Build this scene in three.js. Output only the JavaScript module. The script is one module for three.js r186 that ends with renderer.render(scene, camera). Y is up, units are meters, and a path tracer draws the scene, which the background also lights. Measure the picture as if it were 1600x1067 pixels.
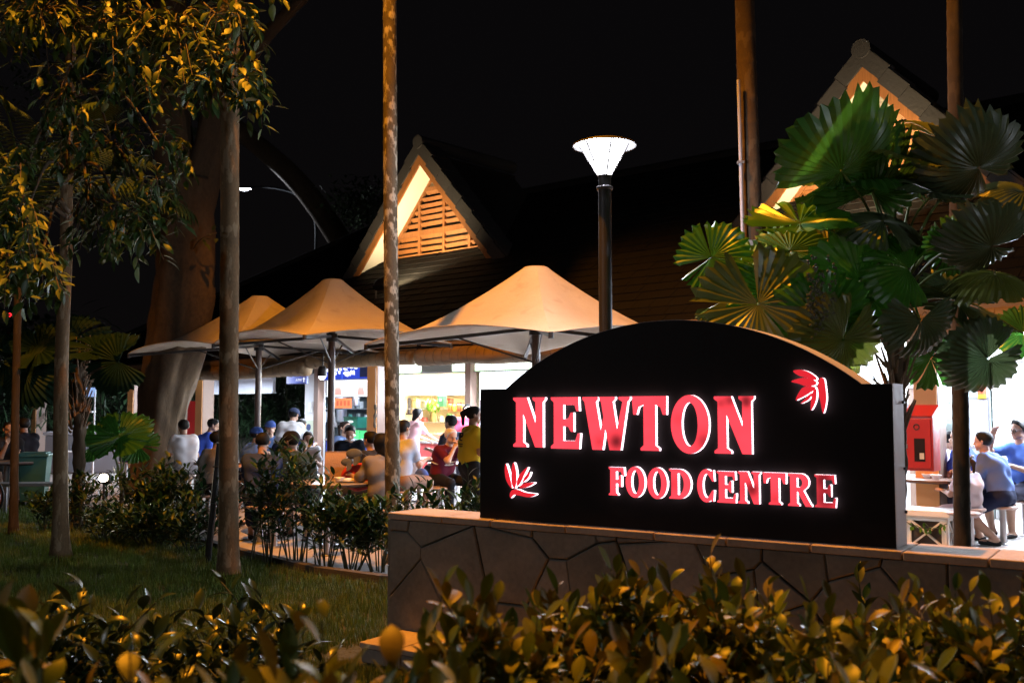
import * as THREE from 'three';
import { mergeGeometries, toCreasedNormals } from 'three/addons/utils/BufferGeometryUtils.js';
import { RoundedBoxGeometry } from 'three/addons/geometries/RoundedBoxGeometry.js';
import { RectAreaLightUniformsLib } from 'three/addons/lights/RectAreaLightUniformsLib.js';
import { FontLoader } from 'three/addons/loaders/FontLoader.js';
import { TextGeometry } from 'three/addons/geometries/TextGeometry.js';

// ---------- camera, sky, moon, exposure ----------
const V = (x, y, z) => new THREE.Vector3(x, y, z);
const F = 1556, EYE = 1.6, PITCH = Math.atan(106.5 / F);
const scene = new THREE.Scene();
const camera = new THREE.PerspectiveCamera(37.84, 1.5015, 0.05, 400);
camera.position.set(0, EYE, 0);
camera.rotation.x = PITCH;
camera.focus = 9.5;
camera.userData.fStop = 3.6;
const renderer = new THREE.WebGLRenderer({ antialias: true });
renderer.toneMapping = THREE.LinearToneMapping;
renderer.toneMappingExposure = 1.0;
renderer.shadowMap.enabled = true;
RectAreaLightUniformsLib.init();
{ // night sky over a city: almost black, a trace of warm glow low down
  const w = 64, h = 32, d = new Float32Array(w * h * 4);
  for (let j = 0; j < h; j++) for (let i = 0; i < w; i++) {
    const e = Math.max(0, (j + 0.5) / h * 2 - 1), g = Math.exp(-e * 4), o = (j * w + i) * 4;
    d[o] = 0.0022 + 0.0008 * g; d[o + 1] = 0.0020 + 0.0005 * g; d[o + 2] = 0.0024 + 0.0002 * g; d[o + 3] = 1;
  }
  const t = new THREE.DataTexture(d, w, h, THREE.RGBAFormat, THREE.FloatType);
  t.mapping = THREE.EquirectangularReflectionMapping; t.magFilter = t.minFilter = THREE.LinearFilter; t.needsUpdate = true;
  scene.background = t; scene.environment = t;
}
const moon = new THREE.DirectionalLight(new THREE.Color(0.75, 0.82, 1.0), 0.012);
moon.position.set(20, 40, 18); moon.castShadow = true; moon.name = 'moon'; scene.add(moon);
const SODIUM = [1.0, 0.34, 0.015], LEDW = [0.86, 0.90, 1.0], STALLW = [0.74, 0.84, 1.0];
const I_SODIUM = 930, I_POST = 28, I_STALL = 190, I_FLOOD = 70;

// ---------- helpers ----------
function mulberry(a) { return () => { a |= 0; a = a + 0x6D2B79F5 | 0; let t = Math.imul(a ^ a >>> 15, 1 | a); t = t + Math.imul(t ^ t >>> 7, 61 | t) ^ t; return ((t ^ t >>> 14) >>> 0) / 4294967296; }; }
let rnd = mulberry(7);
const R = (a, b) => a + (b - a) * rnd();
const col = (c) => new THREE.Color().setRGB(c[0], c[1], c[2]);
const used = {};
function numbered(n) { used[n] = (used[n] || 0) + 1; return used[n] === 1 ? n : n + '_' + String(used[n] - 1).padStart(3, '0'); }
function thing(name, label, category, pos = V(0, 0, 0), turn = 0, group) {
  const o = new THREE.Group(); o.name = numbered(name); o.position.copy(pos); o.rotation.y = turn;
  o.userData = { label, category }; if (group) o.userData.group = group; scene.add(o); return o;
}
function shade(m) { m.castShadow = true; m.receiveShadow = true; return m; }
function part(name, geo, mat, parent, kind) {
  const m = shade(new THREE.Mesh(geo, mat)); m.name = name; if (kind) m.userData.kind = kind; parent.add(m); return m;
}
function struct(name, geo, mat) { const m = part(numbered(name), geo, mat, scene, 'structure'); return m; }
// pixel of the 1600 x 1067 photograph and depth in metres -> point of the place
function ray(px, py) { const u = (px - 800) / F, v = (533.5 - py) / F, c = Math.cos(PITCH), s = Math.sin(PITCH); return V(u, v * c + s, -(c - v * s)); }
function P(px, py, D) { const r = ray(px, py); r.multiplyScalar(D / -r.z); r.y += EYE; return r; }
const GX = (px, D) => { const p = P(px, 640 + EYE / D * F, D); p.y = 0; return p; };
// building axes: d along the front, n out of the front
const BPHI = -0.7156, B0 = V(-4.2, 0, -20.4), BD = V(Math.cos(BPHI), 0, -Math.sin(BPHI)), BN = V(Math.sin(BPHI), 0, Math.cos(BPHI));
const B = (s, y, t) => B0.clone().addScaledVector(BD, s).addScaledVector(BN, t).setY(y);
function BH(px, py, t) { const r = ray(px, py), c = V(0, EYE, 0), k = (B(0, 0, t).sub(c)).dot(BN) / r.dot(BN), p = c.addScaledVector(r, k); return { s: p.clone().sub(B0).dot(BD), y: p.y, p }; }
// sign axes
const SE = V(0.829, 0, 0.559), SM = V(-0.559, 0, 0.829), S0 = V(-0.209, 0, -6.5), SPHI = -Math.atan2(0.559, 0.829);
function SH(px, py, t = 0) { const r = ray(px, py), c = V(0, EYE, 0), k = (S0.clone().addScaledVector(SM, t).sub(c)).dot(SM) / r.dot(SM), p = c.addScaledVector(r, k); return { s: p.clone().sub(S0).dot(SE), y: p.y }; }

// noise and textures
const hash = (x, y, s) => { let h = Math.imul(x, 374761393) ^ Math.imul(y, 668265263) ^ Math.imul(s, 2147483647); h = Math.imul(h ^ h >>> 13, 1274126177); return ((h ^ h >>> 16) >>> 0) / 4294967296; };
function vn(x, y, per, s) {
  const xi = Math.floor(x), yi = Math.floor(y), fx = x - xi, fy = y - yi, w = (a) => ((a % per) + per) % per;
  const a = fx * fx * (3 - 2 * fx), b = fy * fy * (3 - 2 * fy);
  const p = hash(w(xi), w(yi), s), q = hash(w(xi + 1), w(yi), s), r = hash(w(xi), w(yi + 1), s), t = hash(w(xi + 1), w(yi + 1), s);
  return p + (q - p) * a + (r - p) * b + (p - q - r + t) * a * b;
}
function fbm(u, v, base, oct, s) { let f = 0, a = 0.5, n = base, t = 0; for (let i = 0; i < oct; i++) { f += a * vn(u * n, v * n, n, s + i * 17); t += a; a *= 0.5; n *= 2; } return f / t; }
const enc = (c) => c <= 0.0031308 ? c * 12.92 : 1.055 * Math.pow(c, 1 / 2.4) - 0.055;
function tex(w, h, fn, srgb = true) {
  const d = new Uint8Array(w * h * 4);
  for (let j = 0; j < h; j++) for (let i = 0; i < w; i++) {
    const c = fn((i + 0.5) / w, (j + 0.5) / h), o = (j * w + i) * 4;
    for (let k = 0; k < 3; k++) d[o + k] = 255 * Math.min(1, Math.max(0, srgb ? enc(c[k]) : c[k]));
    d[o + 3] = 255;
  }
  const t = new THREE.DataTexture(d, w, h, THREE.RGBAFormat); t.wrapS = t.wrapT = THREE.RepeatWrapping; t.magFilter = THREE.LinearFilter;
  t.minFilter = THREE.LinearMipmapLinearFilter; t.generateMipmaps = true; if (srgb) t.colorSpace = THREE.SRGBColorSpace; t.needsUpdate = true; return t;
}
const grey = (w, h, fn) => tex(w, h, (u, v) => { const g = fn(u, v); return [g, g, g]; }, false);
function rep(t, x, y) { const c = t.clone(); c.repeat.set(x, y); c.needsUpdate = true; return c; }
const mixc = (a, b, f) => [a[0] + (b[0] - a[0]) * f, a[1] + (b[1] - a[1]) * f, a[2] + (b[2] - a[2]) * f];
const ss = (a, b, x) => { x = Math.min(1, Math.max(0, (x - a) / (b - a))); return x * x * (3 - 2 * x); };
const std = (c, rough = 0.7, o = {}) => new THREE.MeshStandardMaterial({ color: col(c), roughness: rough, metalness: 0, ...o });
const metal = (c, rough = 0.4, m = 0.8) => std(c, rough, { metalness: m });
const glow = (c, i) => new THREE.MeshStandardMaterial({ color: col([0.6, 0.6, 0.6]), emissive: col(c), emissiveIntensity: i, roughness: 0.6 });
const leafy = (c, rough = 0.45, tr = 0.35) => new THREE.MeshPhysicalMaterial({ color: col(c), roughness: rough, transmission: tr, thickness: 0, side: THREE.DoubleSide, specularIntensity: 0.6 });

// geometry
function prep(g) {
  if (g.index) g = g.toNonIndexed();
  for (const k of Object.keys(g.attributes)) if (!['position', 'normal', 'uv'].includes(k)) g.deleteAttribute(k);
  if (!g.attributes.normal) g.computeVertexNormals();
  if (!g.attributes.uv) g.setAttribute('uv', new THREE.BufferAttribute(new Float32Array(g.attributes.position.count * 2), 2));
  return g;
}
const M = (list) => mergeGeometries(list.map(prep), false);
function uvm(g, sc = 1) { // uv in metres by the side each face looks to
  g = prep(g); const p = g.attributes.position, n = g.attributes.normal, u = g.attributes.uv;
  for (let i = 0; i < p.count; i += 3) {
    let ax = 0, ay = 0, az = 0; for (let k = 0; k < 3; k++) { ax += n.getX(i + k); ay += n.getY(i + k); az += n.getZ(i + k); }
    ax = Math.abs(ax); ay = Math.abs(ay); az = Math.abs(az);
    for (let k = 0; k < 3; k++) { const x = p.getX(i + k), y = p.getY(i + k), z = p.getZ(i + k); if (ay >= ax && ay >= az) u.setXY(i + k, x * sc, z * sc); else if (ax >= az) u.setXY(i + k, z * sc, y * sc); else u.setXY(i + k, x * sc, y * sc); }
  }
  return g;
}
function box(w, h, d, x = 0, y = 0, z = 0, bev = 0) {
  const g = bev > 0 ? new RoundedBoxGeometry(w, h, d, 2, Math.min(bev, w / 2.1, h / 2.1, d / 2.1)) : new THREE.BoxGeometry(w, h, d);
  return g.translate(x, y, z);
}
function cyl(a, b, ra, rb = ra, seg = 12) {
  const d = b.clone().sub(a), L = d.length(), g = new THREE.CylinderGeometry(rb, ra, L, seg, 1);
  g.applyQuaternion(new THREE.Quaternion().setFromUnitVectors(V(0, 1, 0), d.normalize())); return g.translate((a.x + b.x) / 2, (a.y + b.y) / 2, (a.z + b.z) / 2);
}
function beam(a, b, w, h) { // square bar with its height upright
  const d = b.clone().sub(a), L = d.length(); const m = new THREE.Matrix4(); const z = d.normalize(), x = V(0, 1, 0).cross(z); if (x.lengthSq() < 1e-6) x.set(1, 0, 0); x.normalize(); const y = z.clone().cross(x);
  m.makeBasis(x, y, z); m.setPosition(a.clone().add(b).multiplyScalar(0.5)); return new THREE.BoxGeometry(w, h, L).applyMatrix4(m);
}
const lathe = (pts, seg = 24) => new THREE.LatheGeometry(pts.map(([r, y]) => new THREE.Vector2(r, y)), seg);
function tube(pts, rad, seg = 24, rs = 8) { // tapered tube with caps; rad(t)
  const c = new THREE.CatmullRomCurve3(pts), fr = c.computeFrenetFrames(seg, false), pos = [], uv = [], idx = []; const L = c.getLength();
  const rr = typeof rad === 'number' ? () => rad : rad;
  // steadier frames than Frenet's: carry one side vector along
  let side = V(1, 0, 0);
  for (let i = 0; i <= seg; i++) {
    const t = i / seg, p = c.getPointAt(t), T = c.getTangentAt(t); side = side.clone().addScaledVector(T, -side.dot(T)); if (side.lengthSq() < 1e-4) side = fr.normals[i].clone(); side.normalize(); const bi = T.clone().cross(side);
    for (let j = 0; j <= rs; j++) { const a = j / rs * Math.PI * 2, r = rr(t, a, p); pos.push(p.x + r * (Math.cos(a) * side.x + Math.sin(a) * bi.x), p.y + r * (Math.cos(a) * side.y + Math.sin(a) * bi.y), p.z + r * (Math.cos(a) * side.z + Math.sin(a) * bi.z)); uv.push(j / rs, t * L); }
  }
  for (let i = 0; i < seg; i++) for (let j = 0; j < rs; j++) { const a = i * (rs + 1) + j, b = a + rs + 1; idx.push(a, a + 1, b, b, a + 1, b + 1); }
  for (const e of [0, seg]) { const p = c.getPointAt(e / seg), k = pos.length / 3; pos.push(p.x, p.y, p.z); uv.push(0.5, e / seg * L); for (let j = 0; j < rs; j++) { const a = e * (rs + 1) + j; e ? idx.push(k, a, a + 1) : idx.push(k, a + 1, a); } }
  const g = new THREE.BufferGeometry(); g.setAttribute('position', new THREE.Float32BufferAttribute(pos, 3)); g.setAttribute('uv', new THREE.Float32BufferAttribute(uv, 2)); g.setIndex(idx); g.computeVertexNormals(); return g;
}
function poly(pts) { const s = new THREE.Shape(); pts.forEach(([x, y], i) => i ? s.lineTo(x, y) : s.moveTo(x, y)); s.closePath(); return s; }
function extr(shape, depth, bev = 0, seg = 12) { return new THREE.ExtrudeGeometry(shape, { depth, bevelEnabled: bev > 0, bevelSize: bev, bevelThickness: bev, bevelSegments: 1, bevelOffset: -bev, curveSegments: seg }); }
function aim(pos, dirZ, up = V(0, 1, 0), sc = 1) { // matrix whose z looks along dirZ
  const z = dirZ.clone().normalize(); let x = up.clone().cross(z); if (x.lengthSq() < 1e-6) x = V(1, 0, 0); x.normalize(); const y = z.clone().cross(x);
  const m = new THREE.Matrix4().makeBasis(x, y, z); m.scale(typeof sc === 'number' ? V(sc, sc, sc) : sc); m.setPosition(pos); return m;
}
function put(mesh, m) { m.decompose(mesh.position, mesh.quaternion, mesh.scale); return mesh; }
function many(name, geo, mat, mats, parent, tint) {
  const im = new THREE.InstancedMesh(geo, mat, mats.length); mats.forEach((m, i) => im.setMatrixAt(i, m));
  if (tint) mats.forEach((m, i) => im.setColorAt(i, tint(i)));
  im.name = name; im.userData.kind = 'stuff'; im.castShadow = im.receiveShadow = true; parent.add(im); return im;
}
// one leaf, base at the origin, blade along +z, upper side +y
function leafGeo(L, W, { curl = 0.15, fold = 0.25, rows = 5, peak = 0.45, stalk = 0.08 } = {}) {
  const pos = [], uv = [], idx = [];
  for (let i = 0; i <= rows; i++) {
    const t = i / rows, q = t < peak ? Math.sin(t / peak * Math.PI / 2) : Math.cos((t - peak) / (1 - peak) * Math.PI / 2); const w = W / 2 * Math.max(Math.pow(Math.max(q, 0), 0.85), 0.03), y = -curl * L * t * t, z = L * (stalk + t * (1 - curl * 0.3 * t));
    pos.push(-w, y + w * fold, z, 0, y, z, w, y + w * fold, z); uv.push(0, t, 0.5, t, 1, t);
  }
  for (let i = 0; i < rows; i++) for (let j = 0; j < 2; j++) { const a = i * 3 + j, b = a + 3; idx.push(a, b, a + 1, a + 1, b, b + 1); }
  const g = new THREE.BufferGeometry(); g.setAttribute('position', new THREE.Float32BufferAttribute(pos, 3)); g.setAttribute('uv', new THREE.Float32BufferAttribute(uv, 2)); g.setIndex(idx); g.computeVertexNormals(); return g;
}

// ---------- materials ----------
const T = {
  grime: tex(256, 256, (u, v) => { const f = fbm(u, v, 4, 5, 7), s = ss(0.55, 0.8, fbm(u * 1, v, 20, 3, 12)) * ss(0.4, 0.7, fbm(u, v, 3, 3, 8)); return mixc([0.006, 0.005, 0.005], [0.016, 0.013, 0.012], 0.6 * f + 0.6 * s); }),
  fine: grey(256, 256, (u, v) => 0.5 + 0.5 * (fbm(u, v, 24, 4, 3) - 0.5) * 2),
  stone: tex(512, 512, (u, v) => { const f = fbm(u, v, 5, 5, 11), g = fbm(u, v, 40, 3, 5); return mixc([0.13, 0.115, 0.095], [0.38, 0.33, 0.275], 0.65 * f + 0.35 * g); }),
  cap: tex(512, 512, (u, v) => { const f = fbm(u, v, 4, 5, 21), g = fbm(u, v, 60, 3, 6); return mixc([0.24, 0.19, 0.15], [0.50, 0.42, 0.35], 0.6 * f + 0.4 * g); }),
  pave: tex(512, 512, (u, v) => { const f = fbm(u, v, 4, 5, 31), g = fbm(u, v, 90, 2, 7); return mixc([0.22, 0.20, 0.185], [0.44, 0.41, 0.385], 0.55 * f + 0.45 * g); }),
  soil: tex(512, 512, (u, v) => { const f = fbm(u, v, 6, 5, 41), g = fbm(u, v, 70, 3, 8); return mixc([0.018, 0.024, 0.007], [0.06, 0.055, 0.02], 0.5 * f + 0.5 * g); }),
  bark: tex(256, 512, (u, v) => { const f = fbm(u, v, 6, 5, 51), g = fbm(u * 1, v, 48, 3, 9); return mixc([0.03, 0.02, 0.011], [0.13, 0.085, 0.045], 0.5 * f + 0.5 * g); }),
  palm: tex(256, 512, (u, v) => { const f = fbm(u, v, 8, 5, 61), g = ss(0.56, 0.66, fbm(u, v, 10, 4, 19)), st = fbm(u * 1, v, 64, 2, 4); return mixc(mixc([0.05, 0.031, 0.013], [0.16, 0.10, 0.044], 0.5 * f + 0.5 * st), [0.28, 0.22, 0.14], g * 0.4); }),
  lichen: tex(256, 512, (u, v) => { const f = fbm(u, v, 8, 5, 71), g = ss(0.50, 0.72, fbm(u, v, 14, 5, 29)), st = fbm(u, v, 48, 3, 4); return mixc(mixc([0.03, 0.024, 0.015], [0.11, 0.085, 0.05], 0.5 * f + 0.5 * st), [0.36, 0.33, 0.27], g * 0.85); }),
  canvas: tex(512, 512, (u, v) => { const f = fbm(u, v, 4, 5, 81), w = fbm(u, v, 128, 1, 2), st = ss(0.6, 0.85, fbm(u, v, 7, 4, 33)); return mixc(mixc([0.36, 0.305, 0.24], [0.46, 0.40, 0.325], 0.7 * f + 0.3 * w), [0.28, 0.235, 0.18], st * 0.5); }),
  wood: tex(256, 512, (u, v) => { const f = fbm(u, v * 1, 4, 4, 91), g = vn(u * 64, v * 4, 64, 13) * 0.6 + vn(u * 128, v * 8, 128, 14) * 0.4; return mixc([0.15, 0.052, 0.012], [0.38, 0.145, 0.038], 0.45 * f + 0.55 * g); }),
  bamboo: tex(256, 256, (u, v) => { const s = Math.abs(((v * 40) % 1) - 0.5) * 2, f = fbm(u, v, 8, 4, 15); return mixc([0.05, 0.03, 0.013], [0.22, 0.14, 0.065], 0.55 * f + 0.45 * (1 - s * s)); }),
  vein: tex(64, 128, (u, v) => { const e = Math.abs(u - 0.5) * 2, m = 1 - ss(0.0, 0.12, e), s = 0.5 + 0.5 * Math.cos((v * 9 - e * 1.2) * Math.PI * 2), n = fbm(u, v, 4, 3, 3); const b = 0.72 + 0.3 * n + 0.12 * s; return mixc([b, b, b], [1.0, 1.0, 0.8], m * 0.5); }),
};
const bump = (t, s, o = {}) => ({ bumpMap: t, bumpScale: s, ...o });
const MAT = {
  stone: [0.72, 0.84, 0.94, 1.06].map((k, i) => std([k * 0.92, k * (1.0 - 0.01 * i), k], 0.85, { map: T.stone, ...bump(T.fine, 0.004) })),
  cap: [0.85, 1.0, 1.12].map((k) => std([k, k * 0.97, k * 0.93], 0.75, { map: T.cap, ...bump(T.fine, 0.003) })),
  mortar: std([0.075, 0.07, 0.062], 0.95, bump(T.fine, 0.003)),
  pave: std([1, 1, 1], 0.7, { map: rep(T.pave, 0.4, 0.4), ...bump(rep(T.fine, 1.3, 1.3), 0.003) }),
  soil: std([1, 1, 1], 0.95, { map: rep(T.soil, 0.5, 0.5), ...bump(rep(T.fine, 0.9, 0.9), 0.02) }),
  asphalt: std([0.045, 0.045, 0.047], 0.9, bump(rep(T.fine, 2, 2), 0.004)),
  bark: std([1, 1, 1], 0.9, { map: rep(T.bark, 2, 0.35), ...bump(rep(T.bark, 3, 0.35), 0.06) }),
  twig: std([0.07, 0.05, 0.03], 0.85),
  stem: std([0.05, 0.055, 0.025], 0.8),
  palm: std([1, 1, 1], 0.85, { map: rep(T.palm, 1, 0.8), ...bump(rep(T.palm, 1, 0.8), 0.006) }),
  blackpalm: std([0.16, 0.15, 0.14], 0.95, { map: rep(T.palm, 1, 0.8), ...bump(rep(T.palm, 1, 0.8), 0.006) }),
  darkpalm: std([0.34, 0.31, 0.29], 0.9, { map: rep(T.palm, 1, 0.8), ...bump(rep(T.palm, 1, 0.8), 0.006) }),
  lichen: std([1, 1, 1], 0.85, { map: rep(T.lichen, 1, 1.0), ...bump(rep(T.lichen, 1, 1.0), 0.006) }),
  dark: std([0.02, 0.018, 0.017], 0.45),
  black: std([0.012, 0.011, 0.011], 0.5),
  iron: metal([0.05, 0.045, 0.045], 0.45, 0.4),
  steel: metal([0.45, 0.45, 0.47], 0.35, 0.85),
  brownpaint: std([0.17, 0.105, 0.075], 0.5, bump(T.fine, 0.002)),
  wood: std([1, 1, 1], 0.6, { map: T.wood, ...bump(T.wood, 0.003) }),
  lighttint: std([0.62, 0.28, 0.09], 0.5, bump(T.fine, 0.002)),  // orange light on the column fronts, put into a colour
  soffit: std([0.72, 0.66, 0.56], 0.7, bump(T.fine, 0.002)),
  tile: new THREE.MeshPhysicalMaterial({ color: col([0.016, 0.014, 0.013]), roughness: 0.95, specularIntensity: 0.3, ...bump(T.fine, 0.004) }),
  tile2: std([0.028, 0.024, 0.022], 0.8, bump(T.fine, 0.005)),
  tile3: std([0.020, 0.017, 0.016], 0.8, bump(T.fine, 0.005)),
  canvas: std([1, 1, 1], 0.85, { map: rep(T.canvas, 0.7, 0.7), ...bump(rep(T.canvas, 0.45, 0.45), 0.03) }),
  bamboo: std([1, 1, 1], 0.7, { map: T.bamboo, ...bump(T.bamboo, 0.006) }),
  white: std([0.72, 0.73, 0.74], 0.55, bump(T.fine, 0.001)),
  lattice: std([0.7, 0.68, 0.64], 0.6, bump(T.fine, 0.002)),
  tabletop: std([0.28, 0.24, 0.22], 0.35),
  tableedge: std([0.10, 0.06, 0.05], 0.5),
  red: std([0.40, 0.02, 0.015], 0.4),
  glass: new THREE.MeshPhysicalMaterial({ color: col([0.9, 0.9, 0.9]), roughness: 0.03, transmission: 1, thickness: 0 }),
};

// ---------- ground ----------
{
  const flat = (pts, y) => { const g = new THREE.ShapeGeometry(poly(pts.map(([x, z]) => [x, -z]))); g.rotateX(-Math.PI / 2); g.translate(0, y, 0); const p = g.attributes.position, u = g.attributes.uv; for (let i = 0; i < p.count; i++) u.setXY(i, p.getX(i), p.getZ(i)); return g; };
  struct('ground', flat([[-200, 60], [200, 60], [200, -250], [-200, -250]], -0.008), MAT.soil);
  const edge = [[-40, -19.6], [-12, -18.6], [-8.5, -17.4], [-6.3, -15.6], [-5.05, -13.8], [-4.0, -12.4], [-2.8, -10.9], [-1.9, -9.9], [-1.2, -9.4], [2, -9.0], [9, -8.8], [40, -8.6]];
  struct('pavement', flat([...edge, [40, -60], [-40, -60]], 0.0), MAT.pave);
  struct('road', flat([[-80, 5.2], [80, 5.2], [80, 16], [-80, 16]], 0.0), MAT.asphalt);
  // a low dark kerb that holds the planting strip
  const kp = edge.map(([x, z]) => V(x, 0.02, z)); const ks = [];
  for (let i = 0; i < kp.length - 1; i++) ks.push(beam(kp[i], kp[i + 1], 0.10, 0.09));
  struct('kerb', M(ks), std([0.07, 0.06, 0.05], 0.9, bump(T.fine, 0.004)));
}

// ---------- street lamps out of the frame and far behind ----------
function roadLamp(label, base, head, mat, glowM, light, group) {
  const t = thing('street_lamp', label, 'street lamp', base, 0, group); const h = head.clone().sub(base); const dir = V(h.x, 0, h.z), L = dir.length(); dir.normalize();
  part('pole', M([tube([V(0, 0, 0), V(0, h.y * 0.5, 0), V(0, h.y - 0.9, 0), dir.clone().multiplyScalar(L * 0.25).setY(h.y - 0.2), dir.clone().multiplyScalar(L * 0.6).setY(h.y + 0.08), h.clone().setY(h.y + 0.1)], (q) => 0.09 - 0.05 * q, 40, 8), cyl(V(0, 0, 0), V(0, 0.3, 0), 0.16, 0.13)]), mat, t);
  const hd = part('lamp_head', new THREE.SphereGeometry(0.2, 16, 8, 0, Math.PI * 2, 0, Math.PI / 2).scale(1.6, 0.6, 0.9), MAT.iron, t); hd.position.copy(h).add(V(0, 0.02, 0)); hd.rotation.y = Math.atan2(-dir.z, dir.x);
  const b = part('lamp_glass', new THREE.SphereGeometry(0.12, 16, 10).scale(1.6, 0.5, 1.0), glowM, t); b.position.copy(h); b.rotation.y = hd.rotation.y;
  if (light) { light.position.copy(head); light.castShadow = true; scene.add(light); }
}
{
  const L = new THREE.SpotLight(col(SODIUM), I_SODIUM, 0, 1.04, 0.2, 2); L.name = 'sodium_light'; L.shadow.radius = 5; L.target.position.set(-2.2, 0, -8.2); scene.add(L.target);
  roadLamp('tall sodium street lamp with orange light standing left of the stone wall', V(-5.7, 0, -6.6), V(-2.2, 12.6, -7.9), MAT.iron, glow(SODIUM, 6), L);
  const h = P(381, 296, 42), L2 = new THREE.PointLight(col(LEDW), 60, 0, 2); L2.name = 'far_lamp_light';
  roadLamp('distant street lamp with white head on curved grey arm above the roof', P(483, 700, 42).setY(0), h, std([0.03, 0.035, 0.04], 0.6), glow(LEDW, 14), L2);
}

// ---------- the stone wall under the sign ----------
const signTurn = SPHI;
{
  const sl = SH(609, 797, 0.05).s, sr = 4.6, top = 0.9, zf = 0.05, zb = -0.31, y0 = 0.0;
  const t = thing('stone_wall', 'low crazy paved stone wall with flat cap that carries the black sign', 'wall', S0, signTurn);
  part('wall_core', box(sr - sl - 0.03, top - 0.05 - y0, zf - zb - 0.05, (sl + sr) / 2, (top - 0.05 + y0) / 2, (zf + zb) / 2), MAT.mortar, t);
  // irregular stones: cells of scattered seeds, each cut by the bisectors to its neighbours
  rnd = mulberry(31);
  function cells(x0, x1, ya, yb, size) {
    const seeds = []; for (let x = x0; x < x1; x += size) for (let y = ya; y < yb; y += size) seeds.push([x + R(0.02, 0.98) * size, y + R(0.02, 0.98) * size, R(0, 0.35) * size * size]);
    return seeds.map((s) => {
      let pg = [[x0, ya], [x1, ya], [x1, yb], [x0, yb]];
      for (const o of seeds) { if (o === s) continue; const dx = o[0] - s[0], dy = o[1] - s[1]; if (dx * dx + dy * dy > size * size * 12) continue; const m = ((s[0] + o[0]) * dx + (s[1] + o[1]) * dy) / 2 + (s[2] - o[2]) * 0.5 - 0.0035 * Math.hypot(dx, dy);
        const out = []; for (let i = 0; i < pg.length; i++) { const a = pg[i], b = pg[(i + 1) % pg.length], fa = a[0] * dx + a[1] * dy - m, fb = b[0] * dx + b[1] * dy - m; if (fa <= 0) out.push(a); if (fa * fb < 0) { const k = fa / (fa - fb); out.push([a[0] + (b[0] - a[0]) * k, a[1] + (b[1] - a[1]) * k]); } } pg = out; if (pg.length < 3) break; }
      return pg;
    }).filter((p) => p.length >= 3);
  }
  for (const pg of cells(sl, sr, 0.02, top - 0.045, 0.36)) { const m = part('stone', uvm(extr(poly(pg), 0.018 + R(0, 0.014), 0.008), 1.1), MAT.stone[Math.floor(R(0, 4))], t); m.position.z = zf - 0.026; }
  for (const pg of cells(zb, zf, 0.02, top - 0.045, 0.36)) { const m = part('stone', uvm(extr(poly(pg), 0.02, 0.004), 1.1), MAT.stone[Math.floor(R(0, 4))], t); m.rotation.y = -Math.PI / 2; m.position.x = sl + 0.006; }
  let x = sl - 0.012; while (x < sr) { const w = R(0.38, 0.62); const m = part('cap_slab', uvm(box(w - 0.007, 0.042, zf - zb + 0.03, 0, 0, 0, 0.006), 1), MAT.cap[Math.floor(R(0, 3))], t); m.position.set(x + w / 2, top - 0.021 + R(-0.0015, 0.0015), (zf + zb) / 2); x += w; }
  // low ledge in front
  const l = thing('stone_ledge', 'low stone ledge along the foot of the crazy paved wall', 'ledge', S0, signTurn);
  const ll = SH(566, 990, 0.46).s; part('ledge_core', box(sr - ll - 0.02, 0.095, 0.38, (sr + ll) / 2, 0.0475, zf + 0.22), MAT.mortar, l);
  x = ll - 0.01; while (x < sr) { const w = R(0.3, 0.55); const m = part('cap_slab', uvm(box(w - 0.008, 0.035, 0.42, 0, 0, 0, 0.006), 1), MAT.cap[Math.floor(R(0, 3))], l); m.position.set(x + w / 2, 0.113 + R(-0.002, 0.002), zf + 0.222); x += w; }
  for (const pg of cells(ll, sr, 0.005, 0.09, 0.25)) { const m = part('stone', uvm(extr(poly(pg), 0.015, 0.003), 1.1), MAT.stone[Math.floor(R(0, 4))], l); m.position.z = zf + 0.40; }
}

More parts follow.
